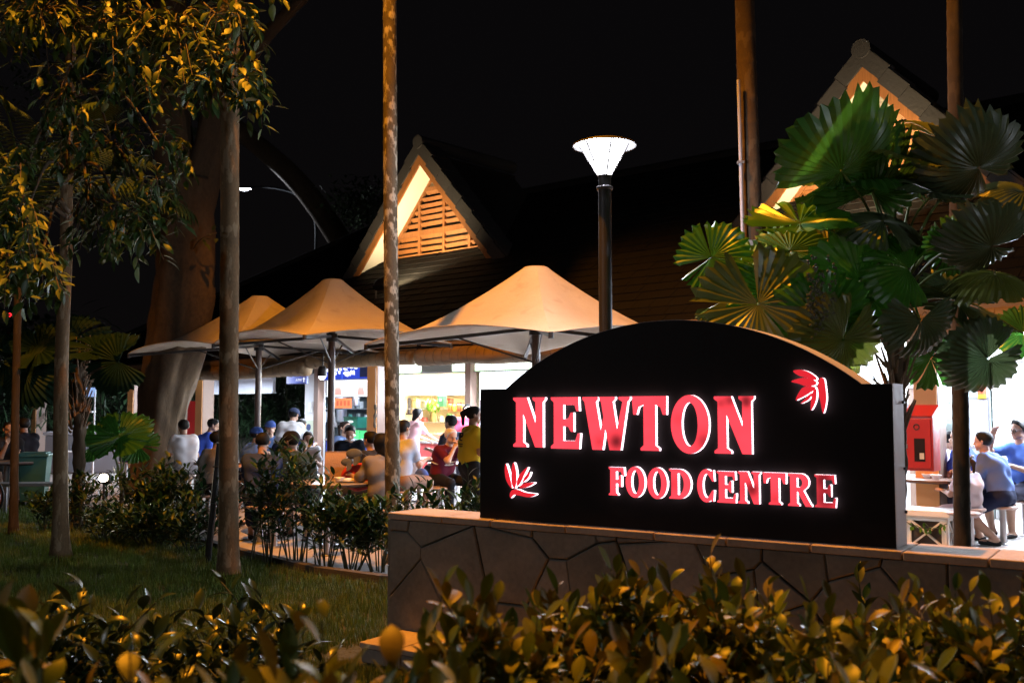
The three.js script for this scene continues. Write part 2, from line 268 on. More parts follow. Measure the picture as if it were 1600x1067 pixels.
// ---------- the sign ----------
{
  const t = thing('sign_board', 'big black arched sign with glowing red letters standing on the stone wall', 'sign', S0, signTurn);
  const yb = 0.903, sh = SH(750, 608).y, pk = 2.118, L = SH(1398, 720).s, a0 = SH(790, 605).s, a1 = SH(1347, 598).s, cx = (a0 + a1) / 2, hc = (a1 - a0) / 2, sg = pk - sh, rad = (hc * hc + sg * sg) / (2 * sg);
  const outline = (e) => { const pts = [[e, yb + e], [L - e, yb + e], [L - e, sh - e], [a1 - e, sh - e]]; const A = Math.asin(hc / rad); for (let i = 1; i < 40; i++) { const a = A - 2 * A * i / 40; pts.push([cx + (rad - e) * Math.sin(a), pk - rad + (rad - e) * Math.cos(a)]); } pts.push([a0 + e, sh - e], [e, sh - e]); return poly(pts); };
  const cab = part('cabinet', uvm(extr(outline(0), 0.226)), std([0.52, 0.50, 0.52], 0.55, bump(T.fine, 0.002)), t); cab.position.z = -0.23;
  const face = part('front_panel', uvm(extr(outline(0.002), 0.003)), new THREE.MeshPhysicalMaterial({ color: col([1, 1, 1]), map: rep(T.grime, 0.7, 0.7), roughness: 0.62, specularIntensity: 0.3 }), t); face.position.z = -0.0035;
  const arc = (cx, cy, rx, ry, a, b, n) => { const o = []; for (let i = 0; i <= n; i++) { const q = (a + (b - a) * i / n) * Math.PI / 180; o.push([cx + rx * Math.cos(q), cy + ry * Math.sin(q)]); } return o; };
  const G = {
    N: [[[0, 1], [0, .955], [.09, .905], [.09, .095], [0, .045], [0, 0], [.42, 0], [.42, .045], [.31, .095], [.31, .68], [.70, 0], [.93, 0], [.93, .905], [1, .955], [1, 1], [.62, 1], [.62, .955], [.71, .905], [.71, .47], [.43, 1]]],
    E: [[[0, 1], [0, .955], [.1, .905], [.1, .095], [0, .045], [0, 0], [.96, 0], [1, .30], [.92, .30], [.84, .155], [.42, .155], [.42, .43], [.60, .43], [.69, .33], [.77, .33], [.77, .70], [.69, .70], [.60, .58], [.42, .58], [.42, .85], [.82, .85], [.88, .73], [.96, .73], [.94, 1]]],
    W: [[[0, 1], [0, .955], [.045, .905], [.21, 0], [.42, 0], [.485, .40], [.575, 0], [.80, 0], [.95, .905], [1, .955], [1, 1], [.77, 1], [.77, .955], [.85, .905], [.73, .38], [.64, .905], [.69, .955], [.69, 1], [.36, 1], [.36, .955], [.40, .905], [.45, .62], [.385, .36], [.285, .905], [.33, .955], [.33, 1]]],
    T: [[[0, 1], [.04, .66], [.13, .66], [.19, .80], [.34, .845], [.34, .095], [.25, .045], [.25, 0], [.78, 0], [.78, .045], [.68, .095], [.68, .845], [.83, .80], [.90, .66], [.99, .66], [1, 1]]],
    O: [arc(.5, .5, .5, .51, 0, 352, 44), arc(.5, .5, .215, .38, 0, 352, 36)],
    F: [[[0, 1], [0, .955], [.1, .905], [.1, .095], [0, .045], [0, 0], [.58, 0], [.58, .045], [.46, .095], [.46, .42], [.62, .42], [.71, .31], [.80, .31], [.80, .71], [.71, .71], [.62, .57], [.46, .57], [.46, .85], [.82, .85], [.89, .70], [1, .70], [.97, 1]]],
    D: [[[0, 1], [0, .955], [.1, .905], [.1, .095], [0, .045], [0, 0], ...arc(.46, .5, .54, .5, -90, 90, 26)], [[.40, .86], ...arc(.44, .5, .25, .36, 90, -90, 20), [.40, .14]]],
    C: [[...arc(.54, .5, .54, .51, 62, 298, 34), [.93, .02], [.98, .36], [.89, .36], ...arc(.56, .5, .25, .37, 300, 60, 24), [.89, .64], [.98, .64], [.93, .98]]],
    R: [[[0, 1], [0, .955], [.1, .905], [.1, .095], [0, .045], [0, 0], [.47, 0], [.47, .045], [.38, .095], [.38, .44], [.42, .44], [.74, 0], [1, 0], [1, .045], [.95, .07], [.66, .47], ...arc(.54, .74, .34, .26, -62, 90, 18)], [[.38, .87], ...arc(.46, .725, .16, .145, 90, -90, 14), [.38, .58]]],
  };
  // a few dead diodes: dim places behind the acrylic of some letters
  const spots = [[962, 690, 18, 0.15], [1100, 690, 18, 0.4], [1290, 780, 26, 0.2], [1174, 765, 16, 0.2], [1284, 750, 14, 0.35], [1140, 625, 12, 0.35], [1165, 625, 12, 0.3], [1060, 655, 14, 0.7], [1125, 630, 10, 0.5], [1290, 750, 18, 0.45], [935, 690, 12, 0.6], [1050, 757, 14, 0.65], [1166, 630, 10, 0.5], [822, 690, 14, 0.75], [1210, 780, 12, 0.6]].map(([x, y, r, k]) => { const q = SH(x, y, 0.04); return [q.s, q.y, r / 1556 * 5.8, k]; });
  const emap = grey(512, 256, (u, v) => { const x = u * 2.6, y = 0.9 + v * 1.3; let k = 0.86 + 0.22 * fbm(u, v, 18, 3, 9); for (const [sx, sy, r, d] of spots) { const q = Math.hypot(x - sx, y - sy) / r; k *= 1 - (1 - d) * Math.exp(-q * q * 1.5); } return Math.min(k, 1); });
  const redFace = new THREE.MeshStandardMaterial({ color: col([0.25, 0.004, 0.006]), emissive: col([1.0, 0.055, 0.08]), emissiveIntensity: 1.5, emissiveMap: emap, roughness: 0.35 });
  const redPetal = new THREE.MeshStandardMaterial({ color: col([0.55, 0.02, 0.03]), emissive: col([0.85, 0.02, 0.035]), emissiveIntensity: 0.9, roughness: 0.35 });
  const rim = glow([1.0, 0.80, 0.92], 3.0);
  const D = 0.03;
  function raise(name, shape, mat) {
    const g = extr(shape, 0.005, 0, 10).translate(0, 0, D - 0.005); const p = g.attributes.position, u = g.attributes.uv; for (let i = 0; i < p.count; i++) u.setXY(i, p.getX(i) / 2.6, (p.getY(i) - 0.9) / 1.3);
    const f = part(name, g, mat, t); part(name + '_side', extr(shape, D - 0.0055, 0, 10), rim, f); return f;
  }
  function word(list) {
    for (const [ch, x0, x1, yt, ybt] of list) {
      const a = SH(x0, ybt, D), b = SH(x1, yt, D), w = b.s - a.s, xm = (x0 + x1) / 2, lo = SH(xm, ybt, D).y, hi = SH(xm, yt, D).y, h = hi - lo;
      const mp = ([x, y]) => [a.s + x * w, lo + y * h]; const [o, ...holes] = G[ch]; const s = poly(o.map(mp)); for (const q of holes) { const hp = new THREE.Path(); q.map(mp).forEach(([x, y], i) => i ? hp.lineTo(x, y) : hp.moveTo(x, y)); hp.closePath(); s.holes.push(hp); }
      raise('letter', s, redFace);
    }
  }
  word([['N', 802, 851, 621, 698.5], ['E', 861, 906, 620.5, 701], ['W', 910.5, 984, 620, 703], ['T', 988, 1041, 619, 704], ['O', 1049, 1107, 618, 708], ['N', 1117, 1178, 619, 709]]);
  word([['F', 951.5, 975, 730, 774], ['O', 978, 1007, 729.5, 777], ['O', 1012, 1042, 731, 779], ['D', 1046, 1079, 733, 779.5], ['C', 1090, 1116, 733.5, 784], ['E', 1121, 1150, 736.5, 785.5], ['N', 1154, 1188, 737, 787], ['T', 1193, 1228, 738.5, 788.5], ['R', 1232, 1268, 740, 791], ['E', 1274, 1306, 742, 793]]);
  const petals = (ox, oy, k, lists) => { for (const l of lists) { const c = new THREE.CatmullRomCurve3(l.map(([x, y]) => { const q = SH(ox + x / k, oy + y / k, D); return V(q.s, q.y, 0); }), true, 'centripetal'); raise('petal', poly(c.getPoints(l.length * 4).slice(0, -1).map((p) => [p.x, p.y])), redPetal); } };
  petals(1080, 560, 3.556, [
    [[568, 70], [610, 63], [660, 78], [700, 113], [690, 120], [640, 106], [600, 95]], [[557, 128], [620, 108], [665, 113], [698, 132], [690, 148], [640, 154], [600, 140]],
    [[583, 232], [600, 190], [626, 160], [688, 157], [692, 166], [640, 205], [606, 222]], [[610, 250], [645, 214], [666, 192], [673, 197], [652, 230]],
    [[667, 287], [668, 230], [676, 186], [695, 168], [698, 210], [688, 252]], [[712, 120], [722, 107], [738, 113], [746, 150], [752, 230], [735, 304], [720, 240], [705, 170]]]);
  petals(780, 590, 4.27, [
    [[42, 575], [58, 620], [76, 690], [83, 737], [70, 725], [46, 680], [37, 620]], [[94, 567], [108, 610], [114, 690], [101, 738], [87, 720], [79, 650]],
    [[188, 598], [165, 650], [140, 703], [119, 724], [119, 682], [142, 640]], [[205, 630], [190, 670], [157, 696], [166, 665]],
    [[234, 701], [190, 729], [134, 734], [152, 711]], [[75, 803], [71, 776], [86, 750], [125, 747], [170, 765], [247, 778], [200, 797], [130, 785], [95, 783]]]);
  // bolts on the end plate
  for (const py of [628, 735, 805]) { const b = part('bolt', cyl(V(L, SH(1400, py).y, -0.2), V(L + 0.012, SH(1400, py).y, -0.2), 0.008, 0.008, 8), MAT.dark, t); }
  const rl = new THREE.RectAreaLight(col([1, 0.1, 0.12]), 0.12, 2.0, 0.6); rl.name = 'sign_light'; rl.position.copy(S0).addScaledVector(SE, 1.2).addScaledVector(SM, 0.07).setY(1.35); rl.lookAt(rl.position.clone().add(SM)); scene.add(rl);
}

// ---------- the lamp post beside the sign, and two of its kind out of the frame ----------
function lampPost(label, b, I) {
  const D = 9.3, y = (py) => P(949, py, D).y;
  const t = thing('lamp_post', label, 'lamp post', b, 0, 'lamp posts with conical lanterns');
  part('pole', M([cyl(V(0, 0, 0), V(0, y(290), 0), 0.066, 0.062, 24), cyl(V(0, 0, 0), V(0, 0.05, 0), 0.15, 0.14, 24), cyl(V(0, 0.05, 0), V(0, 0.4, 0), 0.085, 0.08, 24)]), std([0.035, 0.033, 0.035], 0.45, bump(T.fine, 0.001)), t);
  part('collar', lathe([[0.0, y(297)], [0.072, y(297)], [0.078, y(295)], [0.078, y(292)], [0.06, y(290)], [0.06, y(278)], [0.068, y(276)], [0.068, y(274)], [0, y(274)]], 32), MAT.iron, t);
  part('lantern_glass', lathe([[0, y(273.5)], [0.066, y(273.5)], [0.232, y(227)], [0.0, y(227)]], 40), glow([0.95, 0.96, 1.0], 5), t);
  part('canopy', lathe([[0.0, y(226)], [0.29, y(227.5)], [0.305, y(229)], [0.30, y(226.5)], [0.23, y(222)], [0.12, y(219)], [0, y(218)]], 40), std([0.03, 0.029, 0.03], 0.6), t);
  for (let i = 0; i < 6; i++) { const a = i * Math.PI / 3 + 0.35; part('lantern_rib', beam(V(0.070 * Math.cos(a), y(273), 0.070 * Math.sin(a)), V(0.243 * Math.cos(a), y(226), 0.243 * Math.sin(a)), 0.012, 0.012), MAT.iron, t); }
  const L = new THREE.PointLight(col(LEDW), I, 0, 2); L.name = 'lantern_light'; L.position.copy(b).setY(y(245)); L.castShadow = true; L.shadow.radius = 4; scene.add(L);
}
lampPost('black lamp post with bright white conical lantern behind the sign', GX(949, 9.3), I_POST);
lampPost('black lamp post with white lantern outside the right edge beyond the wall end', V(6.3, 0, -3.3), I_POST * 0.5);
lampPost('black lamp post with white lantern on the lawn outside the left edge', V(-6.8, 0, -2.4), I_POST * 0.65);

// ---------- the pavilion ----------
const roofY = (t) => 2.72 + 0.655 * (0.3 - t);
const pav = thing('food_pavilion', 'long open pavilion with dark tiled roof, brown columns and two lit louvred gables', 'building', B0.clone(), BPHI);
function area(name, pos, dir, w, h, c, I) { const L = new THREE.RectAreaLight(col(c), I, w, h); L.name = name; L.position.copy(pos); L.lookAt(pos.clone().add(dir)); scene.add(L); return L; }
const dirB = (s, y, t) => BD.clone().multiplyScalar(s).addScaledVector(BN, t).setY(y);
{
  const roof = new THREE.Group(); roof.name = 'roof'; pav.add(roof);
  const s0 = -10.6, s1 = 24, rise = 0.655, tR = -6.2, n = 27; rnd = mulberry(5);
  // tiles of the front slope: stepped courses, each of single tiles with small differences of height
  const ts = [[], []]; const cosr = 1 / Math.hypot(1, rise), tilt = Math.atan(rise);
  for (let i = 0; i < n; i++) {
    const t = 0.36 - (i + 0.5) * (0.36 - tR) / n, inset = (0.36 - t) * 1.0, len = (0.36 - tR) / n / cosr;
    for (let s = s0 + inset; s < s1; s += 0.33) {
      const g = box(0.322, 0.025, len + 0.06); g.rotateX(tilt - 0.055 + R(-0.012, 0.012)); g.translate(s + 0.16, roofY(t) + 0.03 + R(-0.005, 0.005), t); ts[i % 7 === 3 ? 1 : 0].push(g); }
  }
  part('roof_tiles', M(ts[0]), new THREE.MeshPhysicalMaterial({ color: col([0.005, 0.0045, 0.0042]), roughness: 0.85, specularIntensity: 0.2 }), roof, 'stuff');
  part('mossy_roof_tiles', M(ts[1]), new THREE.MeshPhysicalMaterial({ color: col([0.0065, 0.006, 0.005]), roughness: 0.9, specularIntensity: 0.2 }), roof, 'stuff');
  // boarding under the tiles, hip end and rear slope
  const quad = (a, b, c, d) => { const g = new THREE.BufferGeometry(); g.setAttribute('position', new THREE.Float32BufferAttribute([...a, ...b, ...c, ...a, ...c, ...d], 3)); g.computeVertexNormals(); return g; };
  const e = 0.3, yR = roofY(tR), tB = -13, dy = -0.02;
  part('roof_deck', M([
    quad([s0, 2.72 + dy, e], [s1, 2.72 + dy, e], [s1, yR + dy, tR], [s0 + e - tR, yR + dy, tR]),
    quad([s0, 2.72 + dy, e], [s0 + e - tR, yR + dy, tR], [s0 + e - tR, yR + dy, tR], [s0, 2.72 + dy, tB]),
    quad([s0 + e - tR, yR + dy, tR], [s1, yR + dy, tR], [s1, 2.72 + dy, tB], [s0, 2.72 + dy, tB])]), std([0.02, 0.017, 0.015], 0.8, { side: THREE.DoubleSide }), roof);
  part('hip_cap', M([cyl(V(s0, 2.76, 0.36), V(s0 + e - tR, yR + 0.05, tR), 0.10, 0.10, 10)]), MAT.tile, roof);
  part('ridge_cap', cyl(V(s0 + e - tR, yR + 0.05, tR), V(s1, yR + 0.05, tR), 0.12, 0.12, 10), MAT.tile, roof);
  part('eave_board', M([box(s1 - s0, 0.17, 0.035, (s0 + s1) / 2, 2.64, 0.30), box(s1 - s0, 0.10, 0.12, (s0 + s1) / 2, 2.60, -0.3)]), MAT.brownpaint, roof);
  part('rafters', M(Array.from({ length: 24 }, (_, i) => beam(V(s0 + 2 + i * 1.4, 2.62, 0.25), V(s0 + 2 + i * 1.4, roofY(-2.6) - 0.12, -2.6), 0.07, 0.12))), MAT.brownpaint, roof);
  // columns
  for (const [s, t, w] of [[-13.0, -0.3, 0.3], [-7.44, -0.3, 0.3], [-4.26, -0.3, 0.3], [1.85, -0.3, 0.3], [7.2, -0.3, 0.3], [12.28, -0.3, 0.3], [17.5, -0.3, 0.3]]) {
    const c = part('column', uvm(box(w, 2.62, w, 0, 1.31, 0, 0.012), 0.8), MAT.brownpaint, pav); c.position.set(s, 0, t); part('light_tint_face', uvm(box(w - 0.02, 2.48, 0.02, 0, 1.36, w / 2 + 0.006, 0.004), 1), MAT.lighttint, c); part('column_foot', uvm(box(w + 0.06, 0.12, w + 0.06, 0, 0.06, 0, 0.01), 1), MAT.dark, c);  // front face added to carry the orange light as its colour
  }
  for (const s of [-3.38, 1.82, 4.9, 11.2]) { const c = part('column', uvm(box(0.17, 2.75, 0.2, 0, 1.375, 0, 0.01), 0.8), MAT.brownpaint, pav); c.position.set(s, 0, -2.95); }

  // gables
  const gable = new THREE.Group(); gable.name = 'gable';
  const a = 2.42, H = 2.76, dep = 0.66, sl = Math.atan2(H, a), len = Math.hypot(a, H);
  for (const sgn of [-1, 1]) {
    const mk = (w, d, z, off, L0, L1, tl = 0) => { // a board along the slope, 'off' below its upper line
      const g = new THREE.BoxGeometry(L1 - L0, w, d); g.rotateZ(tl); g.translate((L0 + L1) / 2, -w / 2 - off, z); g.rotateZ(-sl); g.translate(0, H, 0); if (sgn < 0) g.scale(-1, 1, 1); if (sgn < 0) { const gi = prep(g), p = gi.attributes.position.array, q = gi.attributes.normal.array; for (let i = 0; i < p.length; i += 9) for (let k = 0; k < 3; k++) { let x = p[i + 3 + k]; p[i + 3 + k] = p[i + 6 + k]; p[i + 6 + k] = x; x = q[i + 3 + k]; q[i + 3 + k] = q[i + 6 + k]; q[i + 6 + k] = x; } return gi; } return g; };
    part('barge_board', uvm(mk(0.17, 0.045, 0, 0.06, 0.02, len), 1), MAT.wood, gable);
    part('soffit', uvm(mk(0.02, dep - 0.03, -dep / 2 - 0.008, 0.10, 0.14, len - 0.02), 1), MAT.soffit, gable);
    part('roof_slope', mk(0.05, 3.2, -1.65, 0.045, 0.0, len + 0.1), MAT.tile, gable);
    rnd = mulberry(17 + sgn);
    const nt = 8; for (let i = 0; i < nt; i++) { const L0 = i * (len + 0.12) / nt, L1 = L0 + (len + 0.12) / nt + 0.02; part('verge_tile', uvm(mk(0.26, 0.03, 0.05 + (i % 2) * 0.002 + R(0, 0.004), -0.16 - R(0, 0.012) - 0.02 * (i === 0), L0, L1 - 0.028, 0.06 + R(-0.015, 0.015)), 1), [MAT.tile2, MAT.tile3][Math.floor(R(0, 2))], gable); part('verge_tile', uvm(mk(0.035, 0.5, -0.22, -0.20 - R(0, 0.01), L0, L1 + 0.03, 0.06), 1), MAT.tile3, gable); }
  }
  part('ridge_cap', M([cyl(V(0, H + 0.16, 0.09), V(0, H + 0.16, -3.2), 0.155, 0.155, 14)]), MAT.tile2, gable);
  // louvred panel set back under the roof
  const zi = -dep, ai = a - 0.17, Hi = H - 0.2, yb = 0.16, yt = 2.0, hw = (y) => ai * (1 - y / Hi) - 0.02;
  const stiles = [0.02, 0.17, 0.35, 0.53, 0.71, 0.9].map((f) => -ai + 2 * ai * f);
  for (const x of stiles) { const top = Math.min(yt, Hi * (1 - Math.abs(x) / ai) - 0.05); if (top - yb > 0.1) part('stile', uvm(box(0.075, top - yb, 0.07, x, (top + yb) / 2, zi, 0.005), 1), MAT.wood, gable); }
  part('bottom_rail', uvm(box(2 * hw(yb), 0.13, 0.075, 0, yb, zi + 0.003, 0.006), 1), MAT.wood, gable);
  part('middle_rail', uvm(box(2 * hw(1.02), 0.13, 0.06, 0, 1.0, zi, 0.006), 1), MAT.wood, gable);
  part('top_rail', uvm(box(2 * hw(yt), 0.10, 0.075, 0, yt, zi + 0.003, 0.006), 1), MAT.wood, gable);
  for (const sgn of [-1, 1]) part('slope_rail', beam(V(sgn * hw(yb) * 1.01, yb - 0.05, zi), V(0, Hi + 0.02, zi), 0.08, 0.10), MAT.wood, gable);
  part('top_panel', extr(poly([[-hw(yt), yt + 0.03], [hw(yt), yt + 0.03], [0, Hi]]), 0.02).translate(0, 0, zi - 0.03), std([0.26, 0.24, 0.19], 0.8, bump(T.fine, 0.002)), gable);
  part('attic_shade', extr(poly([[-ai + 0.15, -0.3], [ai - 0.15, -0.3], [0, Hi - 0.12]]), 0.02).translate(0, 0, zi - 0.45), MAT.black, gable);  // black sheet stands in for the attic shade behind the slats
  part('base_flashing', M([box(2 * a - 0.4, 0.13, 0.06, 0, 0.03, zi + 0.02), box(2 * a - 0.2, 0.03, 0.5, 0, -0.04, zi + 0.2)]), MAT.tile2, gable);
  rnd = mulberry(23);
  for (let y = yb + 0.16; y < yt - 0.05; y += 0.145) {
    if (Math.abs(y - 1.0) < 0.09) continue;
    const w = hw(y + 0.05) - 0.05; const xs = [-w, ...stiles.filter((x) => Math.abs(x) < w - 0.05), w];
    for (let i = 0; i < xs.length - 1; i++) { const x0 = xs[i] + (i ? 0.038 : 0), x1 = xs[i + 1] - (i < xs.length - 2 ? 0.038 : 0); if (x1 - x0 < 0.06) continue; const g = box(x1 - x0, 0.105, 0.018); g.rotateX(0.75 + R(-0.06, 0.06)); g.rotateZ(R(-0.012, 0.012)); part('slat', uvm(g, 1), MAT.wood, gable).position.set((x0 + x1) / 2, y + R(-0.006, 0.006), zi); }
  }
  gable.position.set(0.36, 4.74, -2.8); pav.add(gable);
  const g2 = gable.clone(); g2.name = 'gable'; g2.position.set(10.57, 4.42, -2.8); pav.add(g2);
  // floodlights that stand on the roof and light the gables
  for (const [s, y, lab] of [[0.36, 4.74, 'small black floodlight on the roof before the left gable'], [10.57, 4.42, 'small black floodlight on the roof behind the fan palm before the right gable']]) {
    const t = -1.55, ry = roofY(t), f = thing('floodlight', lab, 'floodlight', B(s + 0.15, ry, t), BPHI, 'gable floodlights');
    const g = box(0.34, 0.26, 0.14, 0, 0, 0, 0.02); g.rotateX(-0.75); part('lamp_housing', g.translate(0, 0.36, 0), MAT.black, f);
    const gl = box(0.28, 0.2, 0.012, 0, 0, -0.075); gl.rotateX(-0.75); part('lamp_glass', gl.translate(0, 0.36, 0), glow([1, 0.72, 0.42], 5), f);
    part('bracket', M([beam(V(-0.19, 0.03, 0), V(-0.19, 0.36, 0), 0.02, 0.03), beam(V(0.19, 0.03, 0), V(0.19, 0.36, 0), 0.02, 0.03), box(0.4, 0.02, 0.06, 0, 0.04, 0)]), MAT.iron, f);
    const L = new THREE.SpotLight(col([1.0, 0.77, 0.45]), I_FLOOD, 0, 1.15, 0.7, 2); L.name = 'gable_light'; L.position.copy(B(s + 0.15, ry + 0.46, t - 0.16)); L.target.position.copy(B(s - 0.1, y + 1.35, -3.4)); L.castShadow = true; L.shadow.radius = 4; scene.add(L, L.target);
  }
}

// ---------- rolled bamboo blinds under the eave ----------
{
  rnd = mulberry(12);
  const list = [[-8.4, -4.5, 2.44, 0.12, 'far left one behind the big trunk'], [-4.3, 0.55, 2.42, 0.145, 'left of the tall parasol pole'], [0.62, 3.62, 2.54, 0.125, 'above the blue and cream stalls'], [3.75, 8.4, 2.53, 0.15, 'behind the right parasol, thickest one'], [9.0, 16.0, 2.62, 0.15, 'behind the fan palm']];
  for (const [a, b, y, r, w] of list) {
    const t = thing('bamboo_blind', 'rolled brown bamboo blind hanging under the eave, ' + w, 'blind', B(a, y, 0.42), BPHI, 'rolled blinds along the eave');
    const L = b - a; const g = tube(Array.from({ length: 9 }, (_, i) => V(L * i / 8, R(-0.02, 0.02) - 0.02 * Math.sin(i / 8 * Math.PI), R(-0.01, 0.01))), (q, an) => r * (1 + 0.05 * Math.sin(an * 3 + q * 9)), 40, 18); const u = g.attributes.uv; for (let i = 0; i < u.count; i++) u.setXY(i, u.getY(i) * 0.6, u.getX(i) * 1.0);
    part('roll', g, MAT.bamboo, t);
    for (let x = 0.3; x < L; x += 0.2) part('cord', new THREE.TorusGeometry(r * 1.05, 0.004, 5, 20).rotateY(Math.PI / 2).translate(x, -0.01, 0), MAT.twig, t);
    part('hanging_sheet', uvm(box(L, 0.16, 0.02, L / 2, r + 0.02, -0.05), 1), MAT.bamboo, t);
  }
  // cord pulls tied on the column
  for (const [px, py0, py1, lab] of [[582, 632, 668, 'brown cord bundle tied on the orange lit column']]) {
    const p = BH(px + 4, py0, -0.12), q = BH(px + 4, py1, -0.12); const c = thing('cord_bundle', lab, 'cord', p.p);
    part('knot', tube([V(0, 0, 0), V(0.01, (q.y - p.y) * 0.3, 0), V(-0.01, (q.y - p.y) * 0.7, 0), V(0, q.y - p.y, 0)], (s) => 0.026 + 0.012 * Math.sin(s * Math.PI * 5) * Math.sin(s * Math.PI), 24, 8), MAT.twig, c);
    part('string', cyl(V(0.005, 0, 0), V(0.005, 2.4 - p.y, 0), 0.006, 0.006, 5), MAT.soffit, c);
  }
}

// ---------- food stalls ----------
function canvasTex(w, h, draw) { const c = document.createElement('canvas'); c.width = w; c.height = h; const x = c.getContext('2d'); draw(x, w, h); const t = new THREE.CanvasTexture(c); t.colorSpace = THREE.SRGBColorSpace; return t; }
const lit = (map, i) => new THREE.MeshStandardMaterial({ color: col([0.3, 0.3, 0.3]), map, emissive: col([1, 1, 1]), emissiveMap: map, emissiveIntensity: i, roughness: 0.5 });
const printed = (map) => new THREE.MeshStandardMaterial({ map, roughness: 0.6 });
const blobs = (x, w, h, n, c, seed, s0 = 4, s1 = 18) => { rnd = mulberry(seed); x.fillStyle = c; for (let i = 0; i < n; i++) { x.beginPath(); x.ellipse(R(0.04, 0.96) * w, R(0.15, 0.85) * h, R(s0, s1), R(s0, s1) * 0.6, R(0, 3), 0, 7); x.fill(); } };
const stallSign = {
  blue: lit(canvasTex(512, 96, (x, w, h) => { x.fillStyle = '#2038a8'; x.fillRect(0, 0, w, h); x.fillStyle = '#dfe8ff'; x.fillRect(0, 0, w * 0.52, 14); x.fillStyle = '#3f62d8'; x.fillRect(150, 16, 6, 80); blobs(x, 150, h, 16, '#f4f8ff', 4, 6, 14); x.save(); x.translate(160, 0); blobs(x, 110, h, 14, '#eef4ff', 5, 8, 18); x.restore(); x.fillStyle = '#0d1330'; x.fillRect(285, 0, 70, 88); x.save(); x.translate(360, 0); blobs(x, 150, h, 12, '#ffffff', 6, 8, 18); x.restore(); }), 1.5),
  jugs: lit(canvasTex(512, 96, (x, w, h) => { x.fillStyle = '#f6fbff'; x.fillRect(0, 0, w, h); for (const [cx, k] of [[85, 1], [265, 0.8], [420, 0.9]]) { const g = x.createLinearGradient(0, 20, 0, 90); g.addColorStop(0, '#ffe9e6'); g.addColorStop(0.5, '#ff8f88'); g.addColorStop(1, '#f2837c'); x.fillStyle = g; x.beginPath(); x.moveTo(cx - 22 * k, 26); x.lineTo(cx + 22 * k, 26); x.lineTo(cx + 36 * k, 88); x.lineTo(cx - 36 * k, 88); x.closePath(); x.fill(); } }), 1.9),
  green: lit(canvasTex(512, 64, (x, w, h) => { x.fillStyle = '#f2fff0'; x.fillRect(0, 0, w, h); x.fillStyle = '#c4f0c0'; x.fillRect(0, 0, w, 8); x.fillRect(0, h - 7, w, 7); }), 2.6),
  white: lit(canvasTex(512, 64, (x, w, h) => { x.fillStyle = '#f8fbff'; x.fillRect(0, 0, w, h); blobs(x, w, h, 30, '#dcebf4', 8, 6, 26); }), 3.2),
};
function stall(label, s0, s1, o) {
  const w = s1 - s0, t0 = -3, dp = o.depth || 2.4, t = thing('food_stall', label, 'food stall', B(s0, 0, t0), BPHI, 'row of food stalls');
  const wall = std(o.wall, 0.6, bump(T.fine, 0.001));
  const ex = o.ext || 0; part('back_wall', uvm(box(w + ex, 2.8, 0.05, (w - ex) / 2, 1.4, -dp), 1), wall, t);
  part('side_wall', uvm(box(0.04, 2.8, dp - 0.14, 0.02 - ex, 1.4, -dp / 2 - 0.05), 1), wall, t); part('side_wall', uvm(box(0.04, 2.8, dp - 0.04, w - 0.02, 1.4, -dp / 2), 1), wall, t);
  part('ceiling', box(w + ex, 0.04, dp, (w - ex) / 2, 2.82, -dp / 2), MAT.white, t);
  part('wall_shelf', M([1.3, 1.62, 1.95].map((y) => box(0.3, 0.025, dp - 0.5, 0.19 - ex, y, -dp / 2 - 0.1))), MAT.steel, t);
  rnd = mulberry(Math.round(Math.abs(s0) * 100)); for (let i = 0; i < 16; i++) { const h = R(0.1, 0.26), c = o.goods[i % o.goods.length]; part('shelf_good', i % 3 ? box(R(0.1, 0.2), h, R(0.1, 0.16), 0.2 - ex, [1.315, 1.635, 1.965][i % 3] + h / 2, -0.5 - Math.floor(i / 3) * 0.28 - R(0, 0.06), 0.01) : cyl(V(0.2 - ex, [1.315, 1.635, 1.965][i % 3], -0.5 - Math.floor(i / 3) * 0.28), V(0.2 - ex, [1.315, 1.635, 1.965][i % 3] + h, -0.5 - Math.floor(i / 3) * 0.28), R(0.05, 0.09), R(0.05, 0.09), 14), std(c, 0.4), t); }
  part('signboard', box(w - 0.02, o.sy[1] - o.sy[0], 0.06, w / 2, (o.sy[0] + o.sy[1]) / 2, 0.0), o.sign, t);
  if (o.panel) part('light_panel', box(w - 0.06, o.py[1] - o.py[0], 0.05, w / 2, (o.py[0] + o.py[1]) / 2, -0.12), o.panel, t);
  part('sign_frame', M([box(w, 0.025, 0.08, w / 2, o.sy[0] - 0.014, 0.0), box(w, 0.025, 0.08, w / 2, o.sy[1] + 0.014, 0.0)]), MAT.steel, t);
  part('counter', uvm(box(w - 0.1, 0.84, 0.6, w / 2, 0.42, -0.36, 0.01), 1), std(o.counter, 0.4), t);
  part('counter_top', box(w - 0.06, 0.04, 0.7, w / 2, 0.862, -0.36, 0.008), MAT.steel, t);
  part('shelf', M([box(w - 0.1, 0.025, 0.3, w / 2, 1.35, -dp + 0.2), box(w - 0.1, 0.025, 0.3, w / 2, 1.72, -dp + 0.2)]), MAT.steel, t);
  part('back_bench', uvm(box(w - 0.1, 0.85, 0.5, w / 2, 0.425, -dp + 0.3), 1), MAT.steel, t);
  const lw = w * 0.8; part('light_tube', cyl(V(w / 2 - lw / 2, 2.3, -0.75), V(w / 2 + lw / 2, 2.3, -0.75), 0.03, 0.03, 10), glow(o.light || STALLW, 8), t);
  area('stall_light', B(s0 + w / 2, 2.26, t0 - 0.7), dirB(0, -1, -0.25), lw, 0.35, o.light || STALLW, I_STALL * (o.k || 1));
  area('stall_front_light', B(s0 + w / 2, 2.15, t0 + 0.1), dirB(0, -0.55, 1), lw, 0.4, o.light || STALLW, I_STALL * 0.55 * (o.k || 1));
  return t;
}
